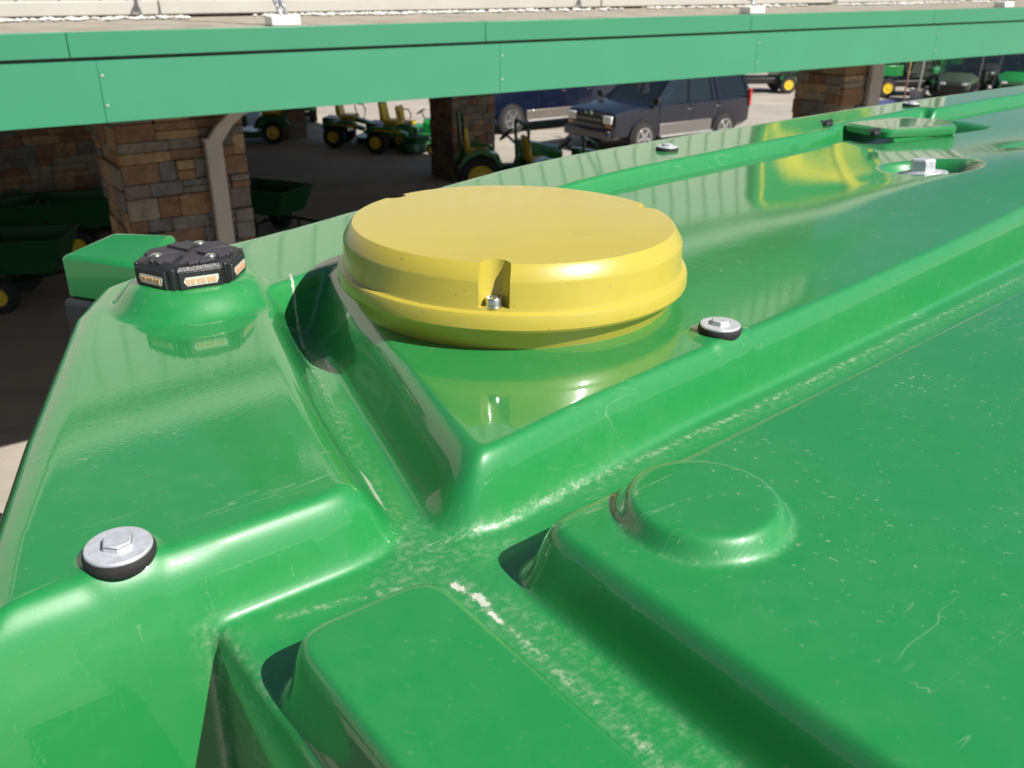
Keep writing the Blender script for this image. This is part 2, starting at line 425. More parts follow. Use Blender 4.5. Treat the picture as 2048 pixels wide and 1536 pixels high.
# rounded outer edge, then the skirt
r_e = .030
edge = np.clip(dO, 0, r_e)
roundE = r_e - np.sqrt(np.maximum(r_e ** 2 - (r_e - edge) ** 2, 0))
soft = sstep(.0, .03, np.abs(X - .10)) * 0 + 1
isL = ((X < .16) | (Y > .8)) & (Y > .42)
z -= np.where(isL, roundE * .85, np.clip(.010 - dO, 0, .010) ** 2 / .02)
z -= np.clip(-dO, 0, .0085) * 30
for _ in range(2):                                     # soften creases
    q = z.copy()
    q[1:-1, :] = .25 * z[:-2, :] + .5 * z[1:-1, :] + .25 * z[2:, :]; z = q.copy()
    q[:, 1:-1] = .25 * z[:, :-2] + .5 * z[:, 1:-1] + .25 * z[:, 2:]; z = q
ZW = H - TF + z
def roof_z(u, v):
    i = min(max(np.searchsorted(us, u), 1), len(us) - 1); j = min(max(np.searchsorted(vs, v), 1), len(vs) - 1)
    return float(ZW[j, i])
def roof_n(u, v, e=.012):
    n = Vector((roof_z(u - e, v) - roof_z(u + e, v), roof_z(u, v - e) - roof_z(u, v + e), 2 * e)); return n.normalized()
# dirt that has settled in the channels (mask per vertex; the shader breaks it up)
def pl(pts, d=TF): return [uv(x, y, d) for x, y in pts]
dust = np.zeros_like(z); chalk = np.zeros_like(z)
def streak(pts, wd, amp, arr=None):
    global dust
    dd = line_d(pl(pts), X, Y); dust = np.maximum(dust, amp * np.exp(-(dd / wd) ** 2))
streak([(860, 1090), (1008, 1052), (1148, 979), (1300, 908), (1526, 808), (1886, 630), (2048, 552)], .0032, 1.0)
streak([(860, 1090), (1148, 985), (1526, 815), (2048, 560)], .009, .28)
streak([(905, 1168), (960, 1195), (1000, 1240), (1300, 1505), (1400, 1590)], .0035, .95)
streak([(905, 1168), (1000, 1240), (1400, 1590)], .010, .4)
streak([(575, 590), (605, 690), (630, 750), (680, 870), (740, 1000), (768, 1048)], .0035, .9)
streak([(575, 590), (680, 870), (780, 1060)], .012, .35)
streak([(560, 1235), (700, 1200), (840, 1168)], .002, .8)
streak([(430, 1250), (600, 1170), (760, 1105)], .006, .22)
streak([(770, 1170), (900, 1110), (1010, 1090)], .014, .36)
streak([(1010, 1200), (1300, 1420), (1500, 1570)], .008, .3)
streak([(800, 1080), (850, 1120)], .03, .35)
streak([(425, 1262), (470, 1310), (520, 1400)], .008, .45)
def chalky(pts, wd, d=TF):
    global chalk
    chalk = np.maximum(chalk, np.exp(-(line_d(pl(pts, d), X, Y) / wd) ** 2))
chalky([(730, 975), (745, 1005), (762, 1036)], .0048)
chalky([(955, 1192), (968, 1206)], .0045)
chalky([(908, 1168), (922, 1178)], .003)
chalky([(590, 640), (608, 700)], .0018)
chalky([(980, 1225), (1003, 1245)], .002)
for (c, rr, am) in ((B1, .0205, .5), (BO, .051, .22)):
    dd = np.abs(np.hypot(X - c[0], Y - c[1]) - rr); dust = np.maximum(dust, am * np.exp(-(dd / .002) ** 2))
lowm = np.exp(-(np.maximum(z, 0) / .007) ** 2); dust = dust * np.where(line_d([BO, BO], X, Y) < .06, 1, lowm)
spots = np.clip(.25 + .85 * sstep(.0, .03, dR) * sstep(.28, .45, X) + .5 * sstep(.01, .05, dP) * sstep(.5, .62, X), 0, 1)
keep = dO > -.0078
nv, nu = X.shape
idx = np.arange(nv * nu).reshape(nv, nu)
kq = keep[:-1, :-1] & keep[1:, :-1] & keep[:-1, 1:] & keep[1:, 1:]
quads = np.stack([idx[:-1, :-1], idx[:-1, 1:], idx[1:, 1:], idx[1:, :-1]], -1)[kq]
used = np.unique(quads); remap = np.full(nv * nu, -1); remap[used] = np.arange(len(used))
quads = remap[quads]
co = np.stack([X.ravel() - U0, Y.ravel() - V0, ZW.ravel()], -1)[used].astype(np.float32)
me = bpy.data.meshes.new('cab_roof')
me.vertices.add(len(co)); me.vertices.foreach_set('co', co.ravel())
me.loops.add(quads.size); me.loops.foreach_set('vertex_index', quads.ravel().astype(np.int32))
me.polygons.add(len(quads)); me.polygons.foreach_set('loop_start', np.arange(0, quads.size, 4, dtype=np.int32))
me.update(calc_edges=True); me.validate()
for nm, arr in (('dust', dust), ('chalk', chalk), ('spots', spots)):
    a = me.attributes.new(nm, 'FLOAT', 'POINT'); a.data.foreach_set('value', arr.ravel()[used].astype(np.float32))
me.shade_smooth(); me.materials.append(MATS['roof_green'])
roof = link(bpy.data.objects.new('cab_roof', me), tractor)
tag(roof, 'glossy green moulded cab roof with dusty channels')

# washers and hex bolts of the roof
def hexring(r, z, rot=0): return [(r * math.cos(rot + k * math.pi / 3), r * math.sin(rot + k * math.pi / 3), z) for k in range(6)]
def roof_bolt(c, rw=.0170, rh=.0084, hh=.0050, rub=True, spin=.3, lift=0.0, e=.012):
    n = roof_n(*c, e); q = Vector((0, 0, 1)).rotation_difference(n).to_euler()
    zc = roof_z(*c) + lift; loc = tl(c[0], c[1], zc)
    t0 = .005 if rub else .0015
    wa = MB().lathe([(rw * .5, t0 - .002), (rw, t0 - .001), (rw, t0 + .001), (rw - .0006, t0 + .0018), (rw * .3, t0 + .0016)], 48)
    o = wa.build('washer', STEEL, roof, loc, q, 30)
    if rub:
        MB().lathe([(rw * .98, -.003), (rw * 1.07, .0), (rw * 1.08, .003), (rw * 1.03, t0)], 48).build('rubber_seal', RUB, roof, loc, q, 40)
    b = MB()
    b.loft([hexring(rh, t0 + .001, spin), hexring(rh, t0 + hh * .85, spin)], False)
    b.loft([hexring(rh, t0 + hh * .85, spin), hexring(rh * .90, t0 + hh + .0004, spin)], True)
    if not rub:
        b.lathe([(rh * 1.5, t0), (rh * 1.45, t0 + .003), (rh * .9, t0 + .006)], 32)
    b.build('hex_bolt', STEEL, roof, loc, q, 25, bevel=.0005, seg=1)
roof_bolt(B1, spin=.25, e=.006)
roof_bolt((B2[0], B2[1] + .004), spin=.7, e=.004)
roof_bolt(B3, spin=.2)
roof_bolt((1.95, 1.10), spin=.2)
roof_bolt(BIG, .036, .0185, .022, False, spin=.75, lift=.019)

# hatch lid with its two hinges
hb = HP
cen = np.mean(np.array(HP), 0)
lidp = [uv(1684, 240, .242), uv(1774, 256, .242), uv(1918, 247, .242), uv(1905, 234, .242), uv(1806, 228, .242)]
lidp = round_poly(lidp, .02, 4)
zl = H - .247
ld = MB(); ctr = lidp.mean(0)
ld.loft([[tl(*(ctr + (p - ctr) * .97), zl - .016) for p in lidp], [tl(*p, zl - .013) for p in lidp], [tl(*p, zl - .004) for p in lidp], [tl(*(ctr + (p - ctr) * .94), zl) for p in lidp]])
ld.build('hatch_lid', GREEN, tractor, smooth=35)
for px, py in ((1656, 245), (1752, 262)):
    c = uv(px, py, .243)
    hg = MB().box((0, 0, 0), (.022, .012, .009)); hg.add(*[[(-.02, 0, .004), (.02, 0, .004), (.02, .006, .008), (-.02, .006, .008)], [(0, 1, 2, 3)]])
    hg.build('hinge', BLACK, tractor, tl(c[0], c[1], H - .247), bevel=.003)

# yellow satellite dome
DC = np.array([0.0, .822]); duv = (float(DC @ U), float(DC @ V))
zb = H - .2725
pr = [(.147, -.004), (.150, .002), (.1565, .0180), (.1632, .0200), (.1645, .0225), (.1642, .0315), (.1628, .0345), (.1592, .0362), (.1582, .039), (.1576, .0585), (.1569, .0608), (.1504, .0709), (.1488, .0724), (.110, .0745), (.06, .0762), (.0, .0768)]
dm = MB(); n = 128
rings = [[(max(r, .0005) * math.cos(2 * math.pi * k / n), max(r, .0005) * math.sin(2 * math.pi * k / n), q) for k in range(n)] for r, q in pr]
dm.loft(rings)
YD = mat('dome_yellow', (.45, .365, .050), .33, coat=.35, var=.035, vscale=14, coatr=.12)
t = YD.node_tree; b = t.nodes['Principled BSDF']; tc = t.nodes.new('ShaderNodeTexCoord'); fac = None
for sc_n, lo, hi, am in ((160, .70, .74, .55), (28, .60, .80, .14), (700, .66, .76, .12)):
    n_ = t.nodes.new('ShaderNodeTexNoise'); n_.inputs['Scale'].default_value = sc_n; n_.inputs['Detail'].default_value = 3
    t.links.new(tc.outputs['Object'], n_.inputs['Vector'])
    r_ = t.nodes.new('ShaderNodeMapRange'); r_.inputs[1].default_value = lo; r_.inputs[2].default_value = hi; r_.inputs[4].default_value = am
    t.links.new(n_.outputs[0], r_.inputs[0])
    if fac is None: fac = r_.outputs[0]
    else:
        a_ = t.nodes.new('ShaderNodeMath'); a_.operation = 'ADD'; t.links.new(fac, a_.inputs[0]); t.links.new(r_.outputs[0], a_.inputs[1]); fac = a_.outputs[0]
mx = t.nodes.new('ShaderNodeMix'); mx.data_type = 'RGBA'; mx.inputs[7].default_value = (.16, .11, .04, 1)
t.links.new(b.inputs['Base Color'].links[0].from_socket, mx.inputs[6]); t.links.new(fac, mx.inputs[0]); t.links.new(mx.outputs[2], b.inputs['Base Color'])
dome = empty('satellite_receiver', (DC[0], DC[1], zb), 0, 'round yellow dome receiver bolted on the green cab roof', 'receiver')
shell = dm.build('dome_shell', YD, dome, smooth=28)
shell.rotation_euler = (0, R(1.0), 0)
ANG = [R(-95.5), R(24.5), R(144.5)]
for a in ANG:
    c = MB(); M = Matrix.Rotation(a, 4, 'Z')
    prof2 = []
    hw = .0125
    rings2 = []
    for zz, ri in ((.0385, .1465), (.047, .1440), (.064, .1395), (.09, .1350)):
        ring = [(.20, -hw, zz)] + [(ri + hw - hw * math.cos(t), -hw * math.cos(math.pi / 2 - t) if False else hw * math.sin(t - math.pi / 2) , zz) for t in np.linspace(0, 1, 2)][:0]
        pts = [(.20, -hw, zz)]
        for k in range(13):
            t = -math.pi / 2 - math.pi * k / 12
            pts.append((ri + hw + hw * math.cos(t), hw * math.sin(t), zz))
        pts.append((.20, hw, zz)); rings2.append(pts)
    c.loft(rings2, True, M)
    cut = c.build('cutter', YD, dome); cut.rotation_euler = shell.rotation_euler
    md = shell.modifiers.new('slot', 'BOOLEAN'); md.operation = 'DIFFERENCE'; md.object = cut; md.solver = 'EXACT'
bpy.context.view_layer.update()
dg = bpy.context.evaluated_depsgraph_get()
nm = bpy.data.meshes.new_from_object(shell.evaluated_get(dg))
shell.modifiers.clear(); shell.data = nm; nm.shade_smooth(); nm.set_sharp_from_angle(angle=R(28))
for o in [c for c in dome.children if c.name.startswith('cutter')]: bpy.data.objects.remove(o)
SS = mat('stainless', (.62, .60, .56), .28, metal=.95, var=.1, vscale=200)
for a in ANG:
    s = MB().lathe([(.0065, .0), (.0065, .006), (.0058, .007), (.0034, .0072), (.0030, .0045), (.0005, .0045)], 24)
    s.lathe([(.008, -.0008), (.0083, .0), (.007, .0006)], 24)
    s.build('cap_screw', SS, dome, (.1515 * math.cos(a), .1515 * math.sin(a), .0390), smooth=35)

# black hexagonal warning beacon
zbe = roof_z(*LB) - .0015
wb = U * LB[0] + V * LB[1]
beacon = empty('warning_beacon', (wb[0], wb[1], zbe), R(-61), 'low black hexagonal LED beacon on the raised roof corner', 'beacon'); beacon.scale = (.94, .94, 1.0)
BK = mat('beacon_black', (.016, .016, .018), .42, var=.3, vscale=60, bump=.15, bscale=400)
BT = mat('beacon_top', (.035, .033, .040), .55, var=.25, vscale=80, bump=.3, bscale=500)
def hexc(rf, ch, zz, off=0):     # hexagon with clipped corners; face normals at 0,60,...
    out = []
    for k in range(6):
        a = k * math.pi / 3
        hwid = rf * math.tan(math.pi / 6) - ch
        for sgn in (-1, 1):
            out.append((rf * math.cos(a) - sgn * hwid * math.sin(a), rf * math.sin(a) + sgn * hwid * math.cos(a), zz))
    return out
bb = MB(); bb.loft([hexc(.046, .007, -.002), hexc(.0475, .007, .003), hexc(.0470, .007, .017), hexc(.0445, .0065, .021), hexc(.040, .006, .0222)])
bb.build('body', BK, beacon, smooth=20)
SM = mat('lamp_silver', (.62, .60, .52), .3, metal=.2)
LED = mat('led_amber', (.66, .36, .20), .4)
CLR = glass('clear_lens', (.8, .8, .78), .22)
for k in range(6):
    a = k * math.pi / 3; M = Matrix.Rotation(a, 4, 'Z')
    fr = MB(); fr.box((.0478, 0, .0095), (.0025, .041, .017), M); fr.build('face_frame', BK, beacon, bevel=.0015)
    rr = MB(); poly = [(-.0165, .0085), (-.0135, .0045), (.0145, .0045), (.0165, .0085), (.0165, .0125), (-.0145, .0125)]
    rr.loft([[(.0486, y, zz) for y, zz in poly], [(.0497, y, zz) for y, zz in poly]], True, M)
    win = rr.build('led_window', SM, beacon)
    for j in (-1, 0, 1):
        l = MB()
        for q in (-1, 1): l.box((.0500, j * .0098 + q * .0022, .0084), (.0008, .0032, .0046), M)
        l.build('led', LED, win)
    rb = MB(); M2 = Matrix.Rotation(a + math.pi / 6, 4, 'Z')
    rb.box((.0505, 0, .010), (.004, .0055, .021), M2); rb.build('corner_rib', BK, beacon, bevel=.0012)
    tp = MB()
    tri = [(.008, 0), (.036, -.016), (.040, -.006), (.040, .006), (.036, .016)]
    tp.loft([[(x, y, .0220) for x, y in tri], [(x * .985 + .0003, y * .93, .0240) for x, y in tri]], True, M)
    tp.build('top_plate', BT, beacon, smooth=20)
    for q in (-.006, .005):
        e2 = MB(); e2.box((.0385, q, .0228), (.008, .006, .0026), M); e2.build('top_tile', BT, beacon, bevel=.0006, seg=1)
    if k % 2 == 0:
        a2 = a + math.pi / 6
        sc_ = MB().lathe([(.0052, .0), (.0052, .0016), (.004, .0030), (.0005, .0034)], 20)
        sc_.build('screw', SS, beacon, (.031 * math.cos(a2), .031 * math.sin(a2), .0224), smooth=40)
#@@BODY
# ------------------------------------------------------------------ rest of the machine (below the roof)
zr = H - TF - .2
hs = MB()      # green lamp housing beyond the front corner
ph = [at(118, 510, .285), at(282, 532, .285), at(352, 468, .272), at(228, 463, .268)]
zz = [H - .285, H - .285, H - .272, H - .268]
top = [Vector((p[0], p[1], q)) for p, q in zip(ph, zz)]
MW = Matrix.Translation((p0[0], p0[1], 0)) @ Matrix.Rotation(TROT, 4, 'Z'); MI = MW.inverted()
top = [MI @ p for p in top]; bot = [p + Vector((0, 0, -.052)) for p in top]
cN = sum(top, Vector()) / 4
hs.loft([[tuple(p) for p in bot], [tuple(p + Vector((0, 0, -.006))) for p in top], [tuple(cN + (p - cN) * .94 + Vector((0, 0, (p.z - cN.z) * .06))) for p in top]])
hs.build('lamp_housing', GREEN, tractor, smooth=30, bevel=.004)
bl = MB(); bot2 = [cN + (p - cN) * 1.12 + Vector((0, 0, -.0525)) for p in top]
bl.loft([[tuple(p + Vector((0, 0, -.20))) for p in bot2], [tuple(p) for p in bot2]])
bl.build('lamp_body', mat('worn_black_plastic', (.020, .021, .025), .55, var=.35, vscale=18, bump=.2), tractor, smooth=30, bevel=.006)
ar = MB(); ar.tube([tuple(cN + Vector((0, 0, -.11))), tl(.42, .96, zr + .02)], .028, 10); ar.build('lamp_arm', BLACK, tractor, smooth=40)
mr = at(-20, 1060, .62); mc = MI @ Vector((mr[0], mr[1], H - .62))
mm = MB(); mm.box((0, 0, -.13), (.05, .17, .30)); mm.build('mirror', BLACK, tractor, tuple(mc), (0, 0, .4), bevel=.02, seg=3)
ar = MB(); ar.tube([tuple(mc + Vector((0, 0, -.02))), tl(.16, .80, zr - .02)], .014, 8); ar.build('mirror_arm', BLACK, tractor, smooth=40)
lin = MB(); lin.loft([[tl(*p, zr - .05) for p in [(.13, -.58), (.13, .43), (.08, .45), (.20, .90), (.35, .97), (1.2, 1.1), (2.6, 1.12), (2.8, 1.0), (2.9, -.58)]], [tl(*p, zr + .12) for p in [(.13, -.58), (.13, .43), (.06, .45), (.20, .90), (.35, .97), (1.2, 1.1), (2.6, 1.12), (2.8, 1.0), (2.9, -.58)]]])
lin.build('roof_liner', BLACK, tractor)
for (u1, v1, u2, v2) in ((.18, -.5, .25, -.45), (.24, .86, .34, .80), (2.86, -.5, 2.76, -.45), (2.76, .98, 2.66, .9), (.2, .2, .26, .2), (2.86, .2, 2.78, .2)):
    ps = MB(); ps.loft([[tl(u2 + dx, v2 + dy, 2.05) for dx, dy in ((-.04, -.04), (.04, -.04), (.04, .04), (-.04, .04))], [tl(u1 + dx, v1 + dy, zr - .04) for dx, dy in ((-.045, -.045), (.045, -.045), (.045, .045), (-.045, .045))]])
    ps.build('cab_post', BLACK, tractor, bevel=.01)
for a, b2 in (((.26, -.45), (.28, .78)), ((2.77, -.45), (2.68, .86)), ((.36, .80), (2.64, .9)), ((.28, -.46), (2.74, -.46))):
    gl = MB(); d = Vector((b2[0] - a[0], b2[1] - a[1], 0)).normalized(); nn = Vector((-d.y, d.x, 0)) * .006
    gl.loft([[tuple(Vector(tl(*a, 2.07)) - nn), tuple(Vector(tl(*b2, 2.07)) - nn), tuple(Vector(tl(*b2, 2.07)) + nn), tuple(Vector(tl(*a, 2.07)) + nn)], [tuple(Vector(tl(*a, zr - .06)) - nn), tuple(Vector(tl(*b2, zr - .06)) - nn), tuple(Vector(tl(*b2, zr - .06)) + nn), tuple(Vector(tl(*a, zr - .06)) + nn)]])
    gl.build('cab_window', DGLASS, tractor)
bd = MB(); bd.box(tl(1.5, .2, 1.75), (2.7, 1.7, .6)); bd.build('cab_base', GREEN, tractor, bevel=.05)
bd = MB(); bd.box(tl(1.5, -2.6, 1.95), (1.7, 3.6, 1.5), taper=.9); bd.build('engine_hood', GREEN, tractor, bevel=.12, seg=4)
bd = MB(); bd.box(tl(1.5, -1.6, 1.15), (1.1, 5.4, .5)); bd.build('chassis', BLACK, tractor, bevel=.05)
def big_wheel(u, v, r, wd):
    ty = MB(); pr = [(r * .55, -wd / 2), (r * .9, -wd / 2), (r, -wd * .36), (r * 1.0, wd * .36), (r * .9, wd / 2), (r * .55, wd / 2)]
    M = Matrix.Rotation(math.pi / 2, 4, 'Y'); ty.lathe(pr, 40, M)
    for k in range(22):
        for s in (-1, 1):
            ty.box((0, 0, 0), (wd * .5, .07, .09), Matrix.Rotation((k + (s > 0) * .5) * 2 * math.pi / 22, 4, 'X') @ T(s * wd * .25, 0, r * 1.0) @ Matrix.Rotation(s * .6, 4, 'Z'))
    o = ty.build('wheel', RUB, tractor, tl(u, v, r * 1.03), smooth=40)
    MB().lathe([(r * .56, -wd * .42), (r * .56, wd * .42), (r * .5, wd * .38), (r * .45, wd * .1), (.1, wd * .12), (.1, -wd * .12), (r * .45, -wd * .1), (r * .5, -wd * .38)], 32, M).build('rim', YEL, o, smooth=35)
for u, v in ((.3, .1), (2.7, .1), (.35, -3.6), (2.65, -3.6)): big_wheel(u, v, .85, .5)
#@@BG

# ------------------------------------------------------------------ porch canopy in front of the store
DE = .77; ZB = H - DE
NE = float(NA @ at(0, 262, DE))
def s_at(px, py, n):
    r = ray(px, py); t = n / (NA @ r[:2]); return float(EA @ r[:2] * t)
def sn_root(name, s, n, label, cat, group=None):
    p = sn(s, n); return empty(name, (p[0], p[1], 0), EROT, label, cat, group)
ZT, ZG = ZB + .515, ZB + .358
NW = NE + 2.3
canopy = sn_root('porch_canopy', 0, NE, 'long flat porch roof with a mint green metal fascia in front of the store', 'canopy')
PAN = 2.86
S0 = s_at(215, 250, NE)
for k in range(-5, 6):
    a, b = S0 + k * PAN, S0 + (k + 1) * PAN
    m_ = MB(); m_.prism([(a + .001, ZB), (b - .001, ZB), (b - .001, ZG), (a + .001, ZG)], .0, .03)
    m_.prism([(a + .003, ZB), (b - .003, ZB), (b - .003, ZB + .03), (a + .003, ZB + .03)], .03, .12)
    m_.build('fascia_panel', FASC, canopy, bevel=.002)
    a2, b2 = a - .14, b - .14
    m_ = MB(); m_.prism([(a2 + .002, ZG + .018), (b2 - .002, ZG + .018), (b2 - .002, ZT), (a2 + .002, ZT)], -.022, .05)
    m_.build('fascia_cap', FASC2, canopy, bevel=.003)
    for q in (ZB + .10, ZB + .27):
        MB().lathe([(.008, 0), (.008, .004), (.001, .006)], 8, T(a + .02, 0, q) @ RX90).build('rivet', TRIM, canopy)
sl0, sl1 = S0 - 5 * PAN, S0 + 6 * PAN
SR = 13.3
m_ = MB(); m_.box(((sl0 + sl1) / 2, 1.46, (ZB + ZT) / 2), (sl1 - sl0 - .01, 2.8, ZT - ZB - .05)); m_.build('deck_core', SOFFIT, canopy)
m_ = MB(); m_.box(((sl0 + SR) / 2, 2.87 + 11, (ZB + ZT) / 2), (SR - sl0, 22, ZT - ZB - .06)); m_.build('porch_slab', SOFFIT, canopy)
m_ = MB(); m_.box(((sl0 + sl1) / 2, 1.43, ZT - .012), (sl1 - sl0, 2.72, .02)); m_.build('roof_deck', DECK, canopy)
gv = MB()
rg = random.Random(3)
ico = [(0, 0, 1), (.9, 0, .2), (.2, .9, .3), (-.8, .4, .2), (-.6, -.7, .2), (.4, -.8, .3), (0, 0, -.5)]
icf = [(0, 1, 2), (0, 2, 3), (0, 3, 4), (0, 4, 5), (0, 5, 1), (6, 2, 1), (6, 3, 2), (6, 4, 3), (6, 5, 4), (6, 1, 5)]
for _ in range(1500):
    r_ = rg.uniform(.012, .036); x_ = rg.uniform(-3, 14); y_ = 2.05 - abs(rg.gauss(0, .18))
    if math.sin(x_ * 1.7) + math.sin(x_ * 4.1 + 1) < -1.1: continue
    gv.add(ico, icf, T(x_, y_, ZT + .006) @ Matrix.Rotation(rg.uniform(0, 6), 4, 'Z') @ Matrix.Diagonal((r_ * 1.4, r_, r_ * .6, 1)))
tag(gv.build('gravel', GRAVEL, canopy), kind='stuff')

# cream ribbed facade standing on the porch
facade = sn_root('store_facade', 0, NW, 'cream ribbed metal store front above the green porch roof', 'building')
RIB = .305; ZF = 6.8
x0, x1 = -9.15, 13.75
prof_ = [(0, 0), (.125, 0), (.140, -.028), (.178, -.028), (.193, 0), (RIB, 0)]
pm = MB(); pm.loft([[(x, y, 0) for x, y in prof_], [(x, y, 1) for x, y in prof_]], False, None, False)
XP = -3.0
def zf(x): return ZF + (min(13.75 - x, x - XP + 13.75 - XP) if x < XP else 13.75 - x) * .045
ZP = zf(XP)
pmesh = pm.mesh('siding_panel'); pmesh.materials.append(SIDING)
npan = int((x1 - x0) / RIB)
for k in range(npan):
    o = link(bpy.data.objects.new('siding_panel', pmesh), facade); xm = x0 + (k + .5) * RIB; o.location = (x0 + k * RIB, 0, ZT + .10); o.scale = (1, 1, min(zf(xm), zf(2 * XP - xm) if xm < XP else 99) - ZT - .10)
xe = x0 + npan * RIB
zl_ = ZP - (XP - x0) * .045
m_ = MB(); m_.prism([(x0, ZT + .01), (xe, ZT + .01), (xe, ZF), (XP, ZP), (x0, zl_)], .01, .35); m_.build('wall_core', SIDING, facade)
sx = [x0] + [s_at(q, 30, NW) for q in (315, 1192)] + [xe + .03]
for a, b in zip(sx[:-1], sx[1:]):
    m_ = MB(); m_.box(((a + b) / 2, -.05, ZT + .075), (b - a - .012, .07, .11)); m_.build('base_trim', TRIM, facade, bevel=.01)
for xa, za, xb, zb_ in ((x0 - .1, zl_, XP, ZP), (XP, ZP, xe + .12, ZF)):
    m_ = MB(); m_.prism([(xa, za - .02), (xb, zb_ - .02), (xb, zb_ + .24), (xa, za + .24)], -.14, .40); m_.build('eave_trim', TRIM, facade, bevel=.01)
m_ = MB(); m_.box((xe + .06, -.03, (ZT + ZF) / 2), (.12, .10, ZF - ZT)); m_.build('corner_trim', TRIM, facade, bevel=.01)
m_ = MB(); m_.loft([[(2.6, -.25, ZF + .85), (xe - 1.2, -.25, ZF + .85), (xe - 1.4, .9, 8.75), (2.9, .9, 8.75)], [(2.6, -.25, ZF + .90), (xe - 1.2, -.25, ZF + .90), (xe - 1.4, .9, 8.8), (2.9, .9, 8.8)]]); m_.build('skirt_roof', DGREEN, facade)
gx0, gx1, gp_, gz = 3.2, 12.2, 7.7, 11.2
m_ = MB(); m_.loft([[(gx0, .92, 7.2), (gx1, .92, 7.2), (gx1, .92, 9.3), (gp_, .92, gz), (gx0, .92, 9.3)], [(gx0, 20, 7.2), (gx1, 20, 7.2), (gx1, 20, 9.3), (gp_, 20, gz), (gx0, 20, 9.3)]]); m_.build('gable', SIDING, facade)
for k in range(int((gx1 - gx0) / RIB)):
    xa = gx0 + (k + .5) * RIB; zt = 9.3 + (gz - 9.3) * (1 - abs(xa - gp_) / (gx1 - gp_)) - .05
    m_ = MB(); m_.box((xa, .90, (8.75 + zt) / 2), (.045, .035, zt - 8.75)); m_.build('gable_rib', SIDING, facade)
for sg, xx in ((1, gx1), (-1, gx0)):
    m_ = MB(); m_.tube([(gp_, .78, gz + .02), (xx + sg * .5, .78, 9.1)], .16, 4); m_.build('rake_trim', TRIM, facade)
    m_ = MB(); m_.loft([[(gp_, .5, gz + .2), (xx + sg * .6, .5, 9.18), (xx + sg * .6, 20, 9.18), (gp_, 20, gz + .2)], [(gp_, .5, gz + .26), (xx + sg * .6, .5, 9.24), (xx + sg * .6, 20, 9.24), (gp_, 20, gz + .26)]]); m_.build('gable_roof', DGREEN, facade)
# emblem sign (seen mirrored in the cab roof): green shield, yellow rim, leaping deer
sg_s, sg_z = 10.8, 5.95
sign = sn_root('store_sign', sg_s, NW - .06, 'green shield sign with a yellow rim and leaping deer on the cream wall', 'sign')
SGR = mat('sign_green', (.015, .20, .06), .4); SYE = mat('sign_yellow', (.80, .62, .04), .4)
sh = [(-1.45, .95), (1.45, .95), (1.6, .7), (1.5, -.55), (1.1, -.9), (-1.1, -.9), (-1.5, -.55), (-1.6, .7)]
sign.scale = (.82, 1, .82)
def flat(poly, y0, y1, mname, mm):
    m_ = MB(); m_.prism(poly, y0, y1); return m_.build(mname, mm, sign, (0, 0, sg_z / .82))
flat(sh, -.05, .0, 'shield', SGR)
inn = [(x * .93, z_ * .90) for x, z_ in sh]
inn2 = [(x * .89, z_ * .85) for x, z_ in sh]
m_ = MB(); nS = len(sh)
m_.add([(x, -.062, z_) for x, z_ in inn] + [(x, -.062, z_) for x, z_ in inn2] , [(i, (i + 1) % nS, nS + (i + 1) % nS, nS + i) for i in range(nS)])
m_.build('shield_border', SYE, sign, (0, 0, sg_z / .82))
deer = [(-1.05, -.02), (-.80, .10), (-.35, .16), (.25, .20), (.50, .34), (.62, .55), (.50, .62), (.45, .74), (.58, .66), (.60, .78), (.70, .66), (.80, .70), (.78, .58), (1.0, .46), (.98, .40), (.78, .40), (.66, .20), (.62, .02), (.85, -.10), (1.10, -.22), (1.14, -.30), (.80, -.22), (.50, -.12), (.66, -.34), (.60, -.44), (.40, -.18), (.05, -.10), (-.35, -.12), (-.55, -.28), (-.95, -.40), (-1.22, -.62), (-1.28, -.58), (-1.02, -.32), (-.72, -.16), (-.98, -.16), (-1.25, -.34), (-1.30, -.28), (-1.02, -.08)]
flat(deer, -.066, -.052, 'deer_emblem', SYE)

# chains that tie the porch edge to the wall
lk = MB(); ring = []
for k in range(17):
    a = 2 * math.pi * k / 16; ring.append((.034 * math.cos(a), 0, .058 * math.sin(a)))
lk.tube(ring, .011, 7); lmesh = lk.mesh('chain_link'); lmesh.materials.append(mat('galvanised', (.42, .44, .47), .45, metal=.7, var=.15, vscale=30)); lmesh.shade_smooth()
for px, py, lb_ in ((566, 50, 'beside the nearest stone column'), (1503, 33, 'right of the navy car'), (2006, 18, 'over the parked utility vehicles')):
    n_ = NE + .18; s_ = s_at(px, py, n_)
    ch = sn_root('tie_chain', s_, n_, 'galvanised chain tying the porch edge to the cream wall, ' + lb_, 'chain', 'chains tying the porch roof')
    ch.location.z = ZT
    bk = MB(); bk.box((0, 0, .03), (.20, .14, .06)); bk.build('anchor_block', mat('white_block', (.75, .74, .70), .7, var=.05), ch, bevel=.008)
    end = Vector((-.05, NW - n_ - .06, 2.6)); nl = int(end.length / .088)
    q = end.to_track_quat('Z', 'Y')
    for k in range(nl + 1):
        o = link(bpy.data.objects.new('chain_link', lmesh), ch); o.location = Vector((0, 0, .10)) + end * (k / nl) * .97
        o.rotation_mode = 'QUATERNION'; o.rotation_quaternion = q @ Matrix.Rotation((k % 2) * math.pi / 2 + .4, 4, 'Z').to_quaternion()

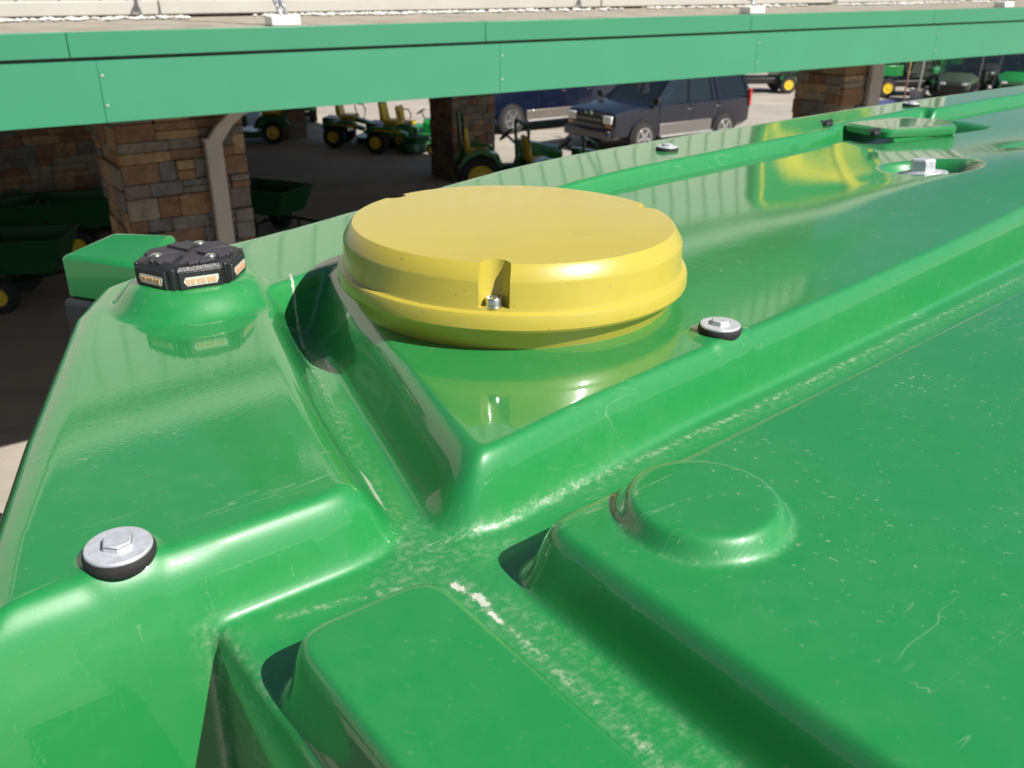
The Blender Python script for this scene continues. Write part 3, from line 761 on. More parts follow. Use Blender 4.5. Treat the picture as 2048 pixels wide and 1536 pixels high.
# ------------------------------------------------------------------ stone columns and wall
sbm = bmesh.new(); bmesh.ops.create_cube(sbm, size=1)
bmesh.ops.bevel(sbm, geom=sbm.edges[:] , offset=.06, segments=1, affect='EDGES')
smesh = bpy.data.meshes.new('stone'); sbm.to_mesh(smesh); sbm.free(); smesh.materials.append(MATS['stone'])
rs = random.Random(11)
def stones(parent, xa, xb, za, zb_, axis, pos, out, hmin, hmax, lmin, lmax, limit=290, used=[0]):
    zc = za; cnt = 0
    while zc < zb_ - .02:
        h = min(rs.uniform(hmin, hmax), zb_ - zc)
        if zb_ - zc - h < hmin * .5: h = zb_ - zc
        xc = xa
        while xc < xb - .01:
            l = rs.uniform(lmin, lmax)
            if xb - xc - l < lmin * .6: l = xb - xc
            dep = .07 + rs.uniform(0, .035)
            parts = [(zc, h)] if rs.random() > .28 or h < hmin * 1.3 else [(zc, h * .5), (zc + h * .5, h * .5)]
            for z_, hh in parts:
                if cnt >= limit: return cnt
                o = link(bpy.data.objects.new('stone', smesh), parent); cnt += 1
                c = xc + l / 2; y_ = pos + out * (dep / 2 - .03)
                o.location = (c, y_, z_ + hh / 2) if axis == 'x' else (y_, c, z_ + hh / 2)
                o.scale = (l - .005, dep, hh - .005) if axis == 'x' else (dep, l - .005, hh - .005)
            xc += l
        zc += h
    return cnt
def column(name, s_, n_, wd, dp, label, zlow, hmin=.10, hmax=.22, lmin=.14, lmax=.42):
    c = sn_root(name, s_ + wd / 2, n_ + dp / 2, label, 'column', 'stone columns holding up the porch')
    m_ = MB(); m_.box((0, 0, ZB / 2), (wd - .08, dp - .08, ZB)); m_.build('core', MORTAR, c)
    hx, hy = wd / 2, dp / 2
    stones(c, -hx, hx, zlow, ZB - .01, 'x', -hy + .04, -1, hmin, hmax, lmin, lmax, 290)
    stones(c, -hy + .02, hy, zlow, ZB - .01, 'y', -hx + .04, -1, hmin, hmax, lmin, lmax, 200)
    return c
NC = NE + 2.0
ca, cb = s_at(240, 330, NC), s_at(494, 330, NC); CW = cb - ca
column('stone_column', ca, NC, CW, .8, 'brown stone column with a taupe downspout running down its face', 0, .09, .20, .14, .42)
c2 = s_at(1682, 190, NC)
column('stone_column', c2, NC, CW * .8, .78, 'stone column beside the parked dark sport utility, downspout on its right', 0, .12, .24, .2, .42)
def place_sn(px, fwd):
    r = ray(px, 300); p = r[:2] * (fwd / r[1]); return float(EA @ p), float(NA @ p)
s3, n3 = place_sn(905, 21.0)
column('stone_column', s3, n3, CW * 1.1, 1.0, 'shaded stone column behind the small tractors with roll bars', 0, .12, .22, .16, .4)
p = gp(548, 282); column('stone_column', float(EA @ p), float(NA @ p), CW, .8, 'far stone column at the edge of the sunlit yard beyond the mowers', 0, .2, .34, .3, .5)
def downspout(px_l, px_r, py, label, elbow=True):
    a, b = s_at(px_l, py, NC - .06), s_at(px_r, py, NC - .06); wd = b - a
    d = sn_root('downspout', (a + b) / 2, NC - .065, label, 'downspout', 'downspouts on the stone columns')
    m_ = MB(); hw, hd = wd / 2, .035
    sec = lambda x, y, z_: [(x - hw, y - hd, z_), (x + hw, y - hd, z_), (x + hw, y + hd, z_), (x - hw, y + hd, z_)]
    m_.loft([sec(.0, .0, .05), sec(.0, .0, ZB - .48)] + ([sec(.09, -.05, ZB - .34), sec(.16, -.40, ZB - .16), sec(.16, -.8, ZB + .02)] if elbow else [sec(0, 0, ZB - .01)]))
    m_.build('pipe', SPOUT, d, bevel=.008)
    for z_ in (.6, 1.8, ZB - .45):
        m2 = MB(); m2.box((0, .0, z_), (wd + .012, .085, .03)); m2.build('strap', SPOUT, d, bevel=.003)
downspout(414, 448, 330, 'taupe downspout with an elbow on the nearest stone column')
downspout(1733, 1756, 190, 'straight taupe downspout right of the stone column by the yard', False)
pw = gp(100, 478); nw_ = float(NA @ pw); sw1 = s_at(300, 400, nw_)
wall = sn_root('store_wall', sw1 - 3, nw_, 'shaded rubble stone store wall under the porch behind the green carts', 'wall')
m_ = MB(); m_.box((-5.0, 6.25, ZB / 2), (16, 12.4, ZB - .01)); m_.build('wall_core', MORTAR, wall)  # unseen store body behind the wall, made deep to block light under the porch
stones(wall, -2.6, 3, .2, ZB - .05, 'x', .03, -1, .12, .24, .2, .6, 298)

# ------------------------------------------------------------------ vehicles
def wheel(parent, x, y, r, wd, rim_m, side, rr=.62, spokes=0, name='wheel'):
    M = Matrix.Rotation(math.pi / 2, 4, 'X')
    o = MB().lathe([(r * rr, -wd / 2), (r * .92, -wd / 2), (r, -wd * .32), (r, wd * .32), (r * .92, wd / 2), (r * rr, wd / 2)], 28, M).build(name, RUB, parent, (x, y, r), smooth=35)
    k = -side
    m_ = MB().lathe([(r * rr * 1.02, 0), (r * rr * 1.02, wd * .525), (r * rr * .92, wd * .53), (r * rr * .85, wd * .505), (r * .2, wd * .507), (r * .16, wd * .53), (.01, wd * .535)], 24, Matrix.Rotation(math.pi / 2 * (-side), 4, 'X'))
    if spokes:
        for j in range(spokes):
            m_.box((r * rr * .5, 0, wd * .50), (r * rr * .85, r * .13, wd * .06), Matrix.Rotation(math.pi / 2 * (-side), 4, 'X') @ Matrix.Rotation(2 * math.pi * j / spokes, 4, 'Z'))
    m_.build('rim', rim_m, o, smooth=35)
    return o
def pane(parent, pts, m, name='window', th=.012):
    P_ = [Vector(p) for p in pts]; n_ = (P_[1] - P_[0]).cross(P_[2] - P_[0]).normalized() * th / 2
    m_ = MB(); m_.loft([[tuple(p - n_) for p in P_], [tuple(p + n_) for p in P_]]); return m_.build(name, m, parent)
def car(name, loc, rz, scale, c, label, cat):
    root = empty(name, loc, rz, label, cat); root.scale = (scale,) * 3
    L_ = c['st']; rings = []
    for x, zb_, zt, hw in L_:
        mid = zb_ + (zt - zb_) * .6
        rings.append([(x, -hw * .86, zb_), (x, -hw * .98, zb_ + .10), (x, -hw, mid), (x, -hw * .985, zt - .07), (x, -hw * .93, zt - .015), (x, -hw * .6, zt + .012), (x, 0, zt + .025),
                      (x, hw * .6, zt + .012), (x, hw * .93, zt - .015), (x, hw * .985, zt - .07), (x, hw, mid), (x, hw * .98, zb_ + .10), (x, hw * .86, zb_)])
    MB().loft(rings).build('body', c['paint'], root, smooth=32)
    if 'rocker' in c:
        for sg in (-1, 1):
            m_ = MB(); m_.box((c['rx'], sg * (c['hw'] - .01), .50), (c['rl'], .06, .34)); m_.build('rocker_panel', c['rocker'], root, bevel=.02)
            m_ = MB(); m_.box((c['rx'], sg * (c['hw'] + .03), .36), (c['rl'], .14, .05)); m_.build('running_board', GREY, root, bevel=.015)
    r, wd = c['r'], c['wd']
    for x in c['ax']:
        for sg in (-1, 1):
            wheel(root, x, sg * (c['hw'] - wd / 2 + .03), r, wd, mat('alloy_back', (.05, .05, .052), .5), sg, .64, 0)
            m_ = MB()
            for j in range(5): m_.box((r * .34, 0, wd * .52), (r * .56, r * .15, .02), Matrix.Rotation(math.pi / 2 * (-sg), 4, 'X') @ Matrix.Rotation(2 * math.pi * j / 5 + .3, 4, 'Z'))
            m_.lathe([(r * .66, wd * .50), (r * .66, wd * .54), (r * .58, wd * .54), (r * .58, wd * .50)], 24, Matrix.Rotation(math.pi / 2 * (-sg), 4, 'X'))
            m_.build('hub_cap', ALU, root, (x, sg * (c['hw'] - wd / 2 + .03), r), smooth=35)
            m_ = MB(); n_ = 20; a_ = [math.pi * k / n_ for k in range(n_ + 1)]
            ro, ri = r * 1.24, r * 1.08
            m_.add([(x + ro * math.cos(t), sg * (c['hw'] + .012), r + ro * math.sin(t)) for t in a_] + [(x + ri * math.cos(t), sg * (c['hw'] + .014), r + ri * math.sin(t)) for t in a_] + [(x + ri * math.cos(t), sg * (c['hw'] - .2), r + ri * math.sin(t)) for t in a_],
                   [(i, i + 1, n_ + 2 + i, n_ + 1 + i) for i in range(n_)] + [(n_ + 1 + i, n_ + 2 + i, 2 * n_ + 3 + i, 2 * n_ + 2 + i) for i in range(n_)])
            m_.build('wheel_arch', c['paint'], root, smooth=40)
            m_ = MB(); m_.lathe([(r * 1.10, -.01), (r * 1.10, .012), (.01, .012)], 24, T(x, sg * (c['hw'] - .004), r) @ RX90); m_.build('wheel_well', BLACK, root)
    b0, b1, t0, t1, zb_, zt, hb, ht = c['gh']
    rf = MB(); rf.loft([[(t0 + .03, -ht, zt - .05), (t0 + .03, ht, zt - .05), (t1 - .03, ht, zt - .05), (t1 - .03, -ht, zt - .05)], [(t0, -ht * .97, zt), (t0, ht * .97, zt), (t1, ht * .97, zt), (t1, -ht * .97, zt)], [(t0 - .12, -ht * .8, zt + .04), (t0 - .12, ht * .8, zt + .04), (t1 + .12, ht * .8, zt + .04), (t1 + .12, -ht * .8, zt + .04)]])
    rf.build('roof', c['paint'], root, smooth=40)
    pil = c['pillars']
    def edge(x, sg):       # x fraction -> (bottom, top)
        return Vector((b0 + (b1 - b0) * x[0], sg * hb, zb_)), Vector((t0 + (t1 - t0) * x[1], sg * ht, zt - .03))
    for sg in (-1, 1):
        for x, pw_ in pil:
            a, b = edge(x, sg); m_ = MB()
            m_.loft([[tuple(a + Vector((dx, dy, 0))) for dx, dy in ((-pw_, -.03), (pw_, -.03), (pw_, .03), (-pw_, .03))], [tuple(b + Vector((dx, dy, 0))) for dx, dy in ((-pw_ * .8, -.03), (pw_ * .8, -.03), (pw_ * .8, .03), (-pw_ * .8, .03))]])
            m_.build('pillar', c['paint'], root)
        for i, ((xa, wa), (xb, wb_)) in enumerate(zip(pil[:-1], pil[1:])):
            a, b = edge(xa, sg); a2, b2 = edge(xb, sg)
            pane(root, [a, a2, b2, b], DGLASS if i >= 2 else GLASS, 'side_window')
    pane(root, [edge(pil[0][0], 1)[0], edge(pil[0][0], -1)[0], edge(pil[0][0], -1)[1], edge(pil[0][0], 1)[1]], GLASS, 'windshield')
    pane(root, [edge(pil[-1][0], 1)[0], edge(pil[-1][0], -1)[0], edge(pil[-1][0], -1)[1], edge(pil[-1][0], 1)[1]], DGLASS, 'rear_window')
    xf = L_[0][0]; fz = c['fz']; hw = c['fhw']
    m_ = MB(); m_.box((xf + .01, 0, fz), (.06, hw * 1.15, .26)); gr = m_.build('grille', BLACK, root, bevel=.02)
    m_ = MB(); m_.box((xf + .045, 0, fz), (.03, hw * 1.12, .05)); m_.build('grille_bar', c['bar'], gr, bevel=.008)
    for sg in (-1, 1):
        m_ = MB(); m_.box((xf - .02, sg * hw * .80, fz + .02), (.10, hw * .38, .20)); m_.build('headlight', LENS, root, bevel=.03, seg=3)
        m_ = MB(); m_.box((xf - .03, sg * hw * .84, fz - .14), (.08, hw * .26, .07)); m_.build('turn_signal', AMBER, root, bevel=.015)
        m_ = MB(); m_.box((b0 + .10, sg * (hb + .14), zb_ + .10), (.10, .20, .16)); m_.build('side_mirror', BLACK, root, bevel=.03, seg=3)
        xr = L_[-1][0]; m_ = MB(); m_.box((xr + .02, sg * c['hw'] * .93, zb_ - .05), (.08, .12, .45)); m_.build('taillight', RED, root, bevel=.02)
        for dx in c['handles']:
            m_ = MB(); m_.box((dx, sg * (c['hw'] + .005), zb_ - .18), (.16, .03, .03)); m_.build('door_handle', c['bar'], root, bevel=.008)
    m_ = MB(); m_.box((xf + .06, 0, fz - .33), (.18, hw * 2.0, .24)); m_.build('front_bumper', c['bump'], root, bevel=.05, seg=3)
    m_ = MB(); m_.box((L_[-1][0] - .05, 0, .62), (.16, hw * 1.95, .22)); m_.build('rear_bumper', c['bump'], root, bevel=.05, seg=3)
    for x in c['doors']:
        for sg in (-1, 1):
            m_ = MB(); m_.box((x, sg * (c['hw'] + .001), (zb_ + .45) / 2 + .02), (.014, .008, zb_ - .55)); m_.build('door_seam', BLACK, root)
    m_ = MB(); m_.box((b0 - .05 - 1.2, 0, .9), (2.6, hb * 1.5, .3)); m_.build('cabin_floor', SEATC, root)
    for sx_ in (b0 - 1.05, b0 - 2.0):
        for sg in (-1, 1):
            m_ = MB(); m_.box((sx_, sg * .40, 1.12), (.5, .5, .16)); m_.box((sx_ - .27, sg * .40, 1.38), (.14, .48, .55)); m_.box((sx_ - .30, sg * .40, 1.72), (.09, .24, .15)); m_.build('car_seat', SEATC, root, bevel=.04)
    m_ = MB().lathe([(.17, -.012), (.19, 0), (.17, .012), (.155, 0)], 20, T(b0 - .55, .40, 1.28) @ Matrix.Rotation(-1.1, 4, 'Y')); m_.build('steering_wheel', BLACK, root)
    m_ = MB(); m_.box((b0 - .22, 0, zb_ - .04), (.5, hb * 1.8, .12)); m_.build('dashboard', BLACK, root, bevel=.03)
    return root
wf, wr = gp(1285, 306), gp(1445, 284)
hd = wf - wr; sc_u = float(np.linalg.norm(hd)) / 2.95; hdn = hd / np.linalg.norm(hd); left = np.array([-hdn[1], hdn[0]])
cs = (wf + wr) / 2 - left * 1.0 * sc_u
SUVR = math.atan2(hdn[1], hdn[0])
suvc = dict(paint=NAVY, st=[(2.42, .42, .92, .86), (2.36, .36, 1.0, .93), (2.1, .34, 1.06, .98), (1.2, .34, 1.14, 1.0), (.95, .34, 1.17, 1.0), (-1.2, .34, 1.17, 1.0), (-2.2, .36, 1.17, .99), (-2.48, .42, 1.14, .94)],
            r=.375, wd=.26, ax=(1.475, -1.475), hw=1.0, gh=(1.05, -2.44, .30, -2.22, 1.15, 1.84, .93, .74),
            pillars=[((0, 0), .05), ((.34, .22), .045), ((.60, .52), .05), ((.66, .58), .05), ((1, 1), .06)], fz=.82, fhw=.86, bar=mat('pewter_trim', (.20, .19, .17), .35, metal=.6), bump=NAVY, handles=(-.1, -1.15), doors=(.95, -.15, -1.2), rocker=mat('pewter', (.16, .15, .14), .45, metal=.3), rx=0, rl=1.9)
suv = car('sport_utility_car', (cs[0], cs[1], 0), SUVR, sc_u, suvc, 'dark navy sport utility car parked in the yard with a driver in blue', 'car')
m_ = MB()
for sg in (-1, 1): m_.tube([(.1, sg * .62, 1.95), (-2.0, sg * .62, 1.95)], .02, 6)
for x in (-.2, -1.7): m_.tube([(x, -.62, 1.95), (x, .62, 1.95)], .016, 6)
m_.build('roof_rack', BLACK, suv, smooth=40)
for sg in (-.12, .12):
    MB().lathe([(.055, -.01), (.06, 0), (.05, .012)], 12, T(2.47, sg, .98) @ Matrix.Rotation(math.pi / 2, 4, 'Y')).build('badge', CHROME, suv)
tw = gp(1024, 268); tsc = 1.0
tc_ = tw - EA * -1 * 0
hd2 = -EA; lf2 = np.array([-hd2[1], hd2[0]])
ct = tw - hd2 * 2.0 - lf2 * 1.03
trc = dict(paint=TBLUE, st=[(3.05, .55, 1.15, .9), (2.98, .5, 1.25, .97), (2.7, .48, 1.30, 1.02), (1.2, .48, 1.36, 1.03), (1.0, .48, 1.38, 1.03), (-1.1, .48, 1.38, 1.03), (-1.15, .48, 1.40, 1.03), (-3.1, .5, 1.40, 1.02), (-3.15, .55, 1.38, 1.0)],
           r=.44, wd=.28, ax=(2.0, -2.0), hw=1.03, gh=(1.05, -1.12, .45, -.95, 1.36, 1.98, .95, .78), pillars=[((0, 0), .05), ((.5, .42), .05), ((.56, .48), .05), ((1, 1), .06)],
           fz=1.02, fhw=.9, bar=CHROME, bump=CHROME, handles=(-.0, -1.0), doors=(1.0, -.08, -1.1), rocker=TAUPE, rx=0, rl=2.9)
truck = car('pickup_truck', (ct[0], ct[1], 0), math.atan2(hd2[1], hd2[0]), tsc, trc, 'deep blue pickup truck with taupe lower panels parked behind the navy car', 'truck')

# driver sitting in the sport utility
def person(parent_pt, rz, sc_, label):
    me_ = bpy.data.meshes.new('person')
    vs_ = [(0, 0, 0), (0, 0, .22), (0, 0, .46), (0, 0, .58), (0.02, 0, .70), (.03, 0, .82), (.05, .19, .50), (.16, .25, .26), (.42, .20, .34), (.05, -.19, .50), (.16, -.25, .26), (.42, -.20, .34), (.22, .10, -.02), (.50, .12, .02), (.52, .12, -.35), (.22, -.10, -.02), (.50, -.12, .02), (.52, -.12, -.35)]
    ed = [(0, 1), (1, 2), (2, 3), (3, 4), (4, 5), (2, 6), (6, 7), (7, 8), (2, 9), (9, 10), (10, 11), (0, 12), (12, 13), (13, 14), (0, 15), (15, 16), (16, 17)]
    rad = [.15, .15, .14, .055, .095, .085, .075, .055, .04, .075, .055, .04, .095, .075, .05, .095, .075, .05]
    me_.from_pydata(vs_, ed, []); o = bpy.data.objects.new('person', me_); link(o)
    md = o.modifiers.new('skin', 'SKIN')
    if not me_.skin_vertices: bpy.context.view_layer.update()
    for i, q in enumerate(me_.skin_vertices[0].data): q.radius = (rad[i], rad[i]); q.use_root = (i == 0)
    s2 = o.modifiers.new('sub', 'SUBSURF'); s2.levels = 2; s2.render_levels = 2
    dg = bpy.context.evaluated_depsgraph_get(); nm = bpy.data.meshes.new_from_object(o.evaluated_get(dg))
    o.modifiers.clear(); o.data = nm; nm.materials.clear()
    for m in (BLUEC, FLESH, mat('denim', (.03, .05, .10), .9), mat('hair', (.05, .03, .02), .8)): nm.materials.append(m)
    for f in nm.polygons:
        c = f.center; f.use_smooth = True
        f.material_index = 3 if (c.z > .84 or (c.z > .70 and c.x < -.02)) else 1 if (c.z > .55 or (c.x > .30 and abs(c.y) > .12 and c.z > .22)) else 2 if c.z < -.0 else 0
    o.location = parent_pt; o.rotation_euler = (0, 0, rz); o.scale = (sc_,) * 3
    return tag(o, label, 'person')
sp_ = cs + (hdn * .05 + left * .40) * sc_u
person((sp_[0], sp_[1], 1.20 * sc_u), SUVR, .85 * sc_u, 'person in a blue shirt sitting at the wheel of the navy car')

def seat(root, x, y, z_, m, sc_=1, tilt=.15):
    o = MB(); o.box((0, 0, 0), (.42 * sc_, .46 * sc_, .12 * sc_)); o.box((-.22 * sc_, 0, .28 * sc_), (.10 * sc_, .44 * sc_, .52 * sc_), Matrix.Rotation(-tilt, 4, 'Y')); return o.build('seat', m, root, (x, y, z_), bevel=.04 * sc_, seg=3)

def compact_tractor(px, py, rz, sc_, label):
    p = gp(px, py); t = empty('compact_tractor', (p[0], p[1], 0), rz, label, 'small tractor', 'small tractors with roll bars under the porch'); t.scale = (sc_,) * 3
    m_ = MB(); m_.loft([[(1.25, y, z_) for y, z_ in ((-.20, .55), (.20, .55), (.22, .85), (.12, .93), (-.12, .93), (-.22, .85))], [(.35, y, z_) for y, z_ in ((-.25, .50), (.25, .50), (.27, 1.02), (.16, 1.10), (-.16, 1.10), (-.27, 1.02))]])
    hd_ = m_.build('hood', GREEN, t, smooth=40, bevel=.03)
    for sg in (-1, 1):
        m_ = MB(); m_.prism([(1.18, .66), (.45, .64), (.45, .74), (1.18, .73)], sg * .268 - .006, sg * .268 + .006); m_.build('stripe', YEL, hd_)
        m_ = MB(); m_.prism([(1.1, .52), (.5, .5), (.5, .60), (1.1, .60)], sg * .25 - .006, sg * .25 + .006); m_.build('grille', BLACK, hd_)
        m_ = MB(); m_.prism([(-.85, .62), (-.75, .88), (-.45, 1.0), (-.1, .90), (0, .66), (-.1, .66), (-.2, .84), (-.45, .92), (-.70, .82), (-.78, .62)], sg * .48 - .14, sg * .48 + .14); m_.build('fender', GREEN, t, smooth=40)
        wheel(t, -.45, sg * .55, .44, .30, YEL, sg, .6); wheel(t, .85, sg * .48, .29, .2, YEL, sg, .55)
        m_ = MB(); m_.box((1.25, sg * .11, .80), (.03, .11, .07)); m_.build('headlight', LENS, t, bevel=.01)
    m_ = MB(); m_.box((.1, 0, .48), (1.9, .36, .25)); m_.build('chassis', BLACK, t, bevel=.04)
    m_ = MB(); m_.tube([(-.75, -.52, .6), (-.78, -.52, 1.50), (-.78, -.45, 1.62), (-.78, .45, 1.62), (-.78, .52, 1.50), (-.75, .52, .6)], .035, 8); m_.build('roll_bar', DGREEN, t, smooth=40)
    seat(t, -.42, 0, .86, YEL)
    m_ = MB(); m_.tube([(.38, 0, .95), (.14, 0, 1.18)], .025, 8); m_.lathe([(.16, -.012), (.18, 0), (.16, .012)], 18, T(.13, 0, 1.19) @ Matrix.Rotation(-.7, 4, 'Y')); m_.build('steering_wheel', BLACK, t, smooth=40)
    m_ = MB(); m_.box((.1, 0, .40), (.6, .95, .04)); m_.build('footboard', BLACK, t)
    return t
compact_tractor(1000, 388, R(8), 1.08, 'small green tractor with a tall roll bar beside the shaded column')
compact_tractor(1115, 402, R(14), 1.02, 'middle small green tractor in front of the navy car')
compact_tractor(1245, 432, R(10), .92, 'small green tractor with its roll bar before the car headlight')

def zero_turn(px, py, rz, sc_, label):
    p = gp(px, py); t = empty('zero_turn_mower', (p[0], p[1], 0), rz, label, 'mower', 'zero turn mowers at the edge of the shade'); t.scale = (sc_,) * 3
    m_ = MB(); m_.loft([[(-.85, y, z_) for y, z_ in ((-.34, .45), (.34, .45), (.34, .80), (-.34, .80))], [(-.10, y, z_) for y, z_ in ((-.40, .38), (.40, .38), (.36, .72), (-.36, .72))]]); m_.build('engine_cover', DGREEN, t, bevel=.05)
    for sg in (-1, 1):
        wheel(t, -.45, sg * .50, .31, .28, YEL, sg, .5)
        m_ = MB(); m_.prism([(-.80, .55), (-.62, .72), (-.1, .74), (.42, .58), (.42, .48), (-.1, .60), (-.6, .60)], sg * .46 - .13, sg * .46 + .13); f_ = m_.build('fender', GREEN, t, bevel=.02)
        m_ = MB(); m_.prism([(-.5, .63), (.3, .58), (.3, .62), (-.5, .67)], sg * .595 - .005, sg * .595 + .005); m_.build('stripe', YEL, f_)
        wheel(t, 1.08, sg * .36, .165, .14, YEL, sg, .55, name='caster_wheel')
        m_ = MB(); m_.tube([(1.08, sg * .36, .34), (.95, sg * .36, .44), (.40, sg * .34, .42)], .035, 8); m_.build('caster_fork', GREEN, t, smooth=40)
        m_ = MB(); m_.tube([(.15, sg * .40, .60), (.22, sg * .42, .95), (.16, sg * .36, 1.10), (.10, sg * .14, 1.12)], .018, 8); m_.build('steering_lever', BLACK, t, smooth=40)
    m_ = MB(); m_.loft([[(.45 + .42 * math.cos(a) * (1 if abs(math.cos(a)) < .7 else 1), .66 * math.sin(a), .12) for a in np.linspace(0, 2 * math.pi, 14)[:-1]], [(.45 + .38 * math.cos(a), .60 * math.sin(a), .30) for a in np.linspace(0, 2 * math.pi, 14)[:-1]]]); m_.build('mower_deck', DGREEN, t, smooth=40)
    m_ = MB(); m_.box((.60, 0, .42), (.55, .60, .04)); m_.build('foot_plate', BLACK, t)
    seat(t, -.12, 0, .80, YEL, 1.05, .2)
    m_ = MB(); m_.box((-.40, 0, 1.12), (.06, .40, .52), Matrix.Rotation(-.05, 4, 'Y')); m_.build('seat_back_shell', BLACK, t, bevel=.03)
    return t
zero_turn(712, 290, R(-8), 1.0, 'zero turn mower with a tall yellow seat standing in the porch shade')
zero_turn(800, 303, R(-14), 1.0, 'zero turn mower with a yellow wheel half in the sunlight')

def lawn_tractor(px, py, rz, sc_, label, hood=GREEN, grp='lawn tractors out in the yard'):
    p = gp(px, py); t = empty('lawn_tractor', (p[0], p[1], 0), rz, label, 'lawn tractor', grp); t.scale = (sc_,) * 3
    m_ = MB(); m_.loft([[(.85, y, z_) for y, z_ in ((-.22, .38), (.22, .38), (.22, .62), (.10, .70), (-.10, .70), (-.22, .62))], [(.15, y, z_) for y, z_ in ((-.25, .36), (.25, .36), (.26, .74), (.14, .84), (-.14, .84), (-.26, .74))]]); m_.build('hood', hood, t, smooth=40, bevel=.03)
    m_ = MB(); m_.prism([(-.85, .40), (-.75, .60), (-.15, .62), (.0, .36), (-.2, .34)], -.46, .46); m_.build('rear_fender', hood, t, bevel=.05)
    for sg in (-1, 1):
        wheel(t, -.45, sg * .38, .26, .24, YEL, sg, .55); wheel(t, .60, sg * .36, .19, .15, YEL, sg, .55)
        m_ = MB(); m_.box((.84, sg * .13, .60), (.03, .12, .06)); m_.build('headlight', LENS, t, bevel=.01)
    m_ = MB(); m_.box((.1, 0, .22), (.8, 1.0, .14)); m_.build('mower_deck', hood, t, bevel=.05)
    seat(t, -.42, 0, .68, YEL, .9)
    m_ = MB(); m_.tube([(.15, 0, .75), (.02, 0, .98)], .02, 8); m_.lathe([(.13, -.012), (.15, 0), (.13, .012)], 16, T(0, 0, 1.0) @ Matrix.Rotation(-.6, 4, 'Y')); m_.build('steering_wheel', BLACK, t, smooth=40)
    return t
lawn_tractor(606, 240, R(100), 1.0, 'green lawn tractor standing in the sun beyond the far column')
lawn_tractor(845, 296, R(-20), 1.0, 'lawn tractor with yellow wheels behind the zero turn mowers in the sun')
lawn_tractor(512, 283, R(190), 1.25, 'dark lawn tractor tucked beside the far stone column', DGREEN)

def dump_cart(px, py, rz, sc_, label):
    p = gp(px, py); t = empty('dump_cart', (p[0], p[1], 0), rz, label, 'cart', 'green dump carts by the store wall'); t.scale = (sc_,) * 3
    m_ = MB(); o_ = [(-.55, -.38), (.55, -.38), (.55, .38), (-.55, .38)]
    rg_ = [[(x * .8, y * .85, .40) for x, y in o_], [(x * 1.08, y * 1.05, .78) for x, y in o_], [(x * 1.12, y * 1.1, .80) for x, y in o_], [(x * 1.02, y * 1.0, .80) for x, y in o_], [(x * .75, y * .8, .44) for x, y in o_]]
    m_.loft(rg_); m_.build('tub', mat('cart_green', (.006, .07, .022), .45, var=.2), t, bevel=.015)
    for sg in (-1, 1): wheel(t, -.15, sg * .42, .20, .16, YEL, sg, .5)
    m_ = MB(); m_.tube([(-.15, -.42, .2), (-.15, .42, .2)], .02, 8); m_.build('axle', BLACK, t)
    m_ = MB(); m_.tube([(-.15, 0, .22), (.5, 0, .34), (1.2, 0, .30)], .025, 8); m_.build('tongue', BLACK, t, smooth=40)
    m_ = MB(); m_.tube([(.55, 0, .34), (.56, .0, .0)], .02, 8); m_.build('prop_stand', BLACK, t)
    return t
dump_cart(60, 600, R(10), 1.25, 'green dump cart with a yellow wheel near the lamp housing')
dump_cart(190, 500, R(20), 1.2, 'green dump cart parked against the stone wall')
dump_cart(545, 470, R(-25), 1.15, 'green dump cart right of the nearest stone column')
dump_cart(20, 520, R(35), 1.2, 'green dump cart behind the cart with the yellow wheel')

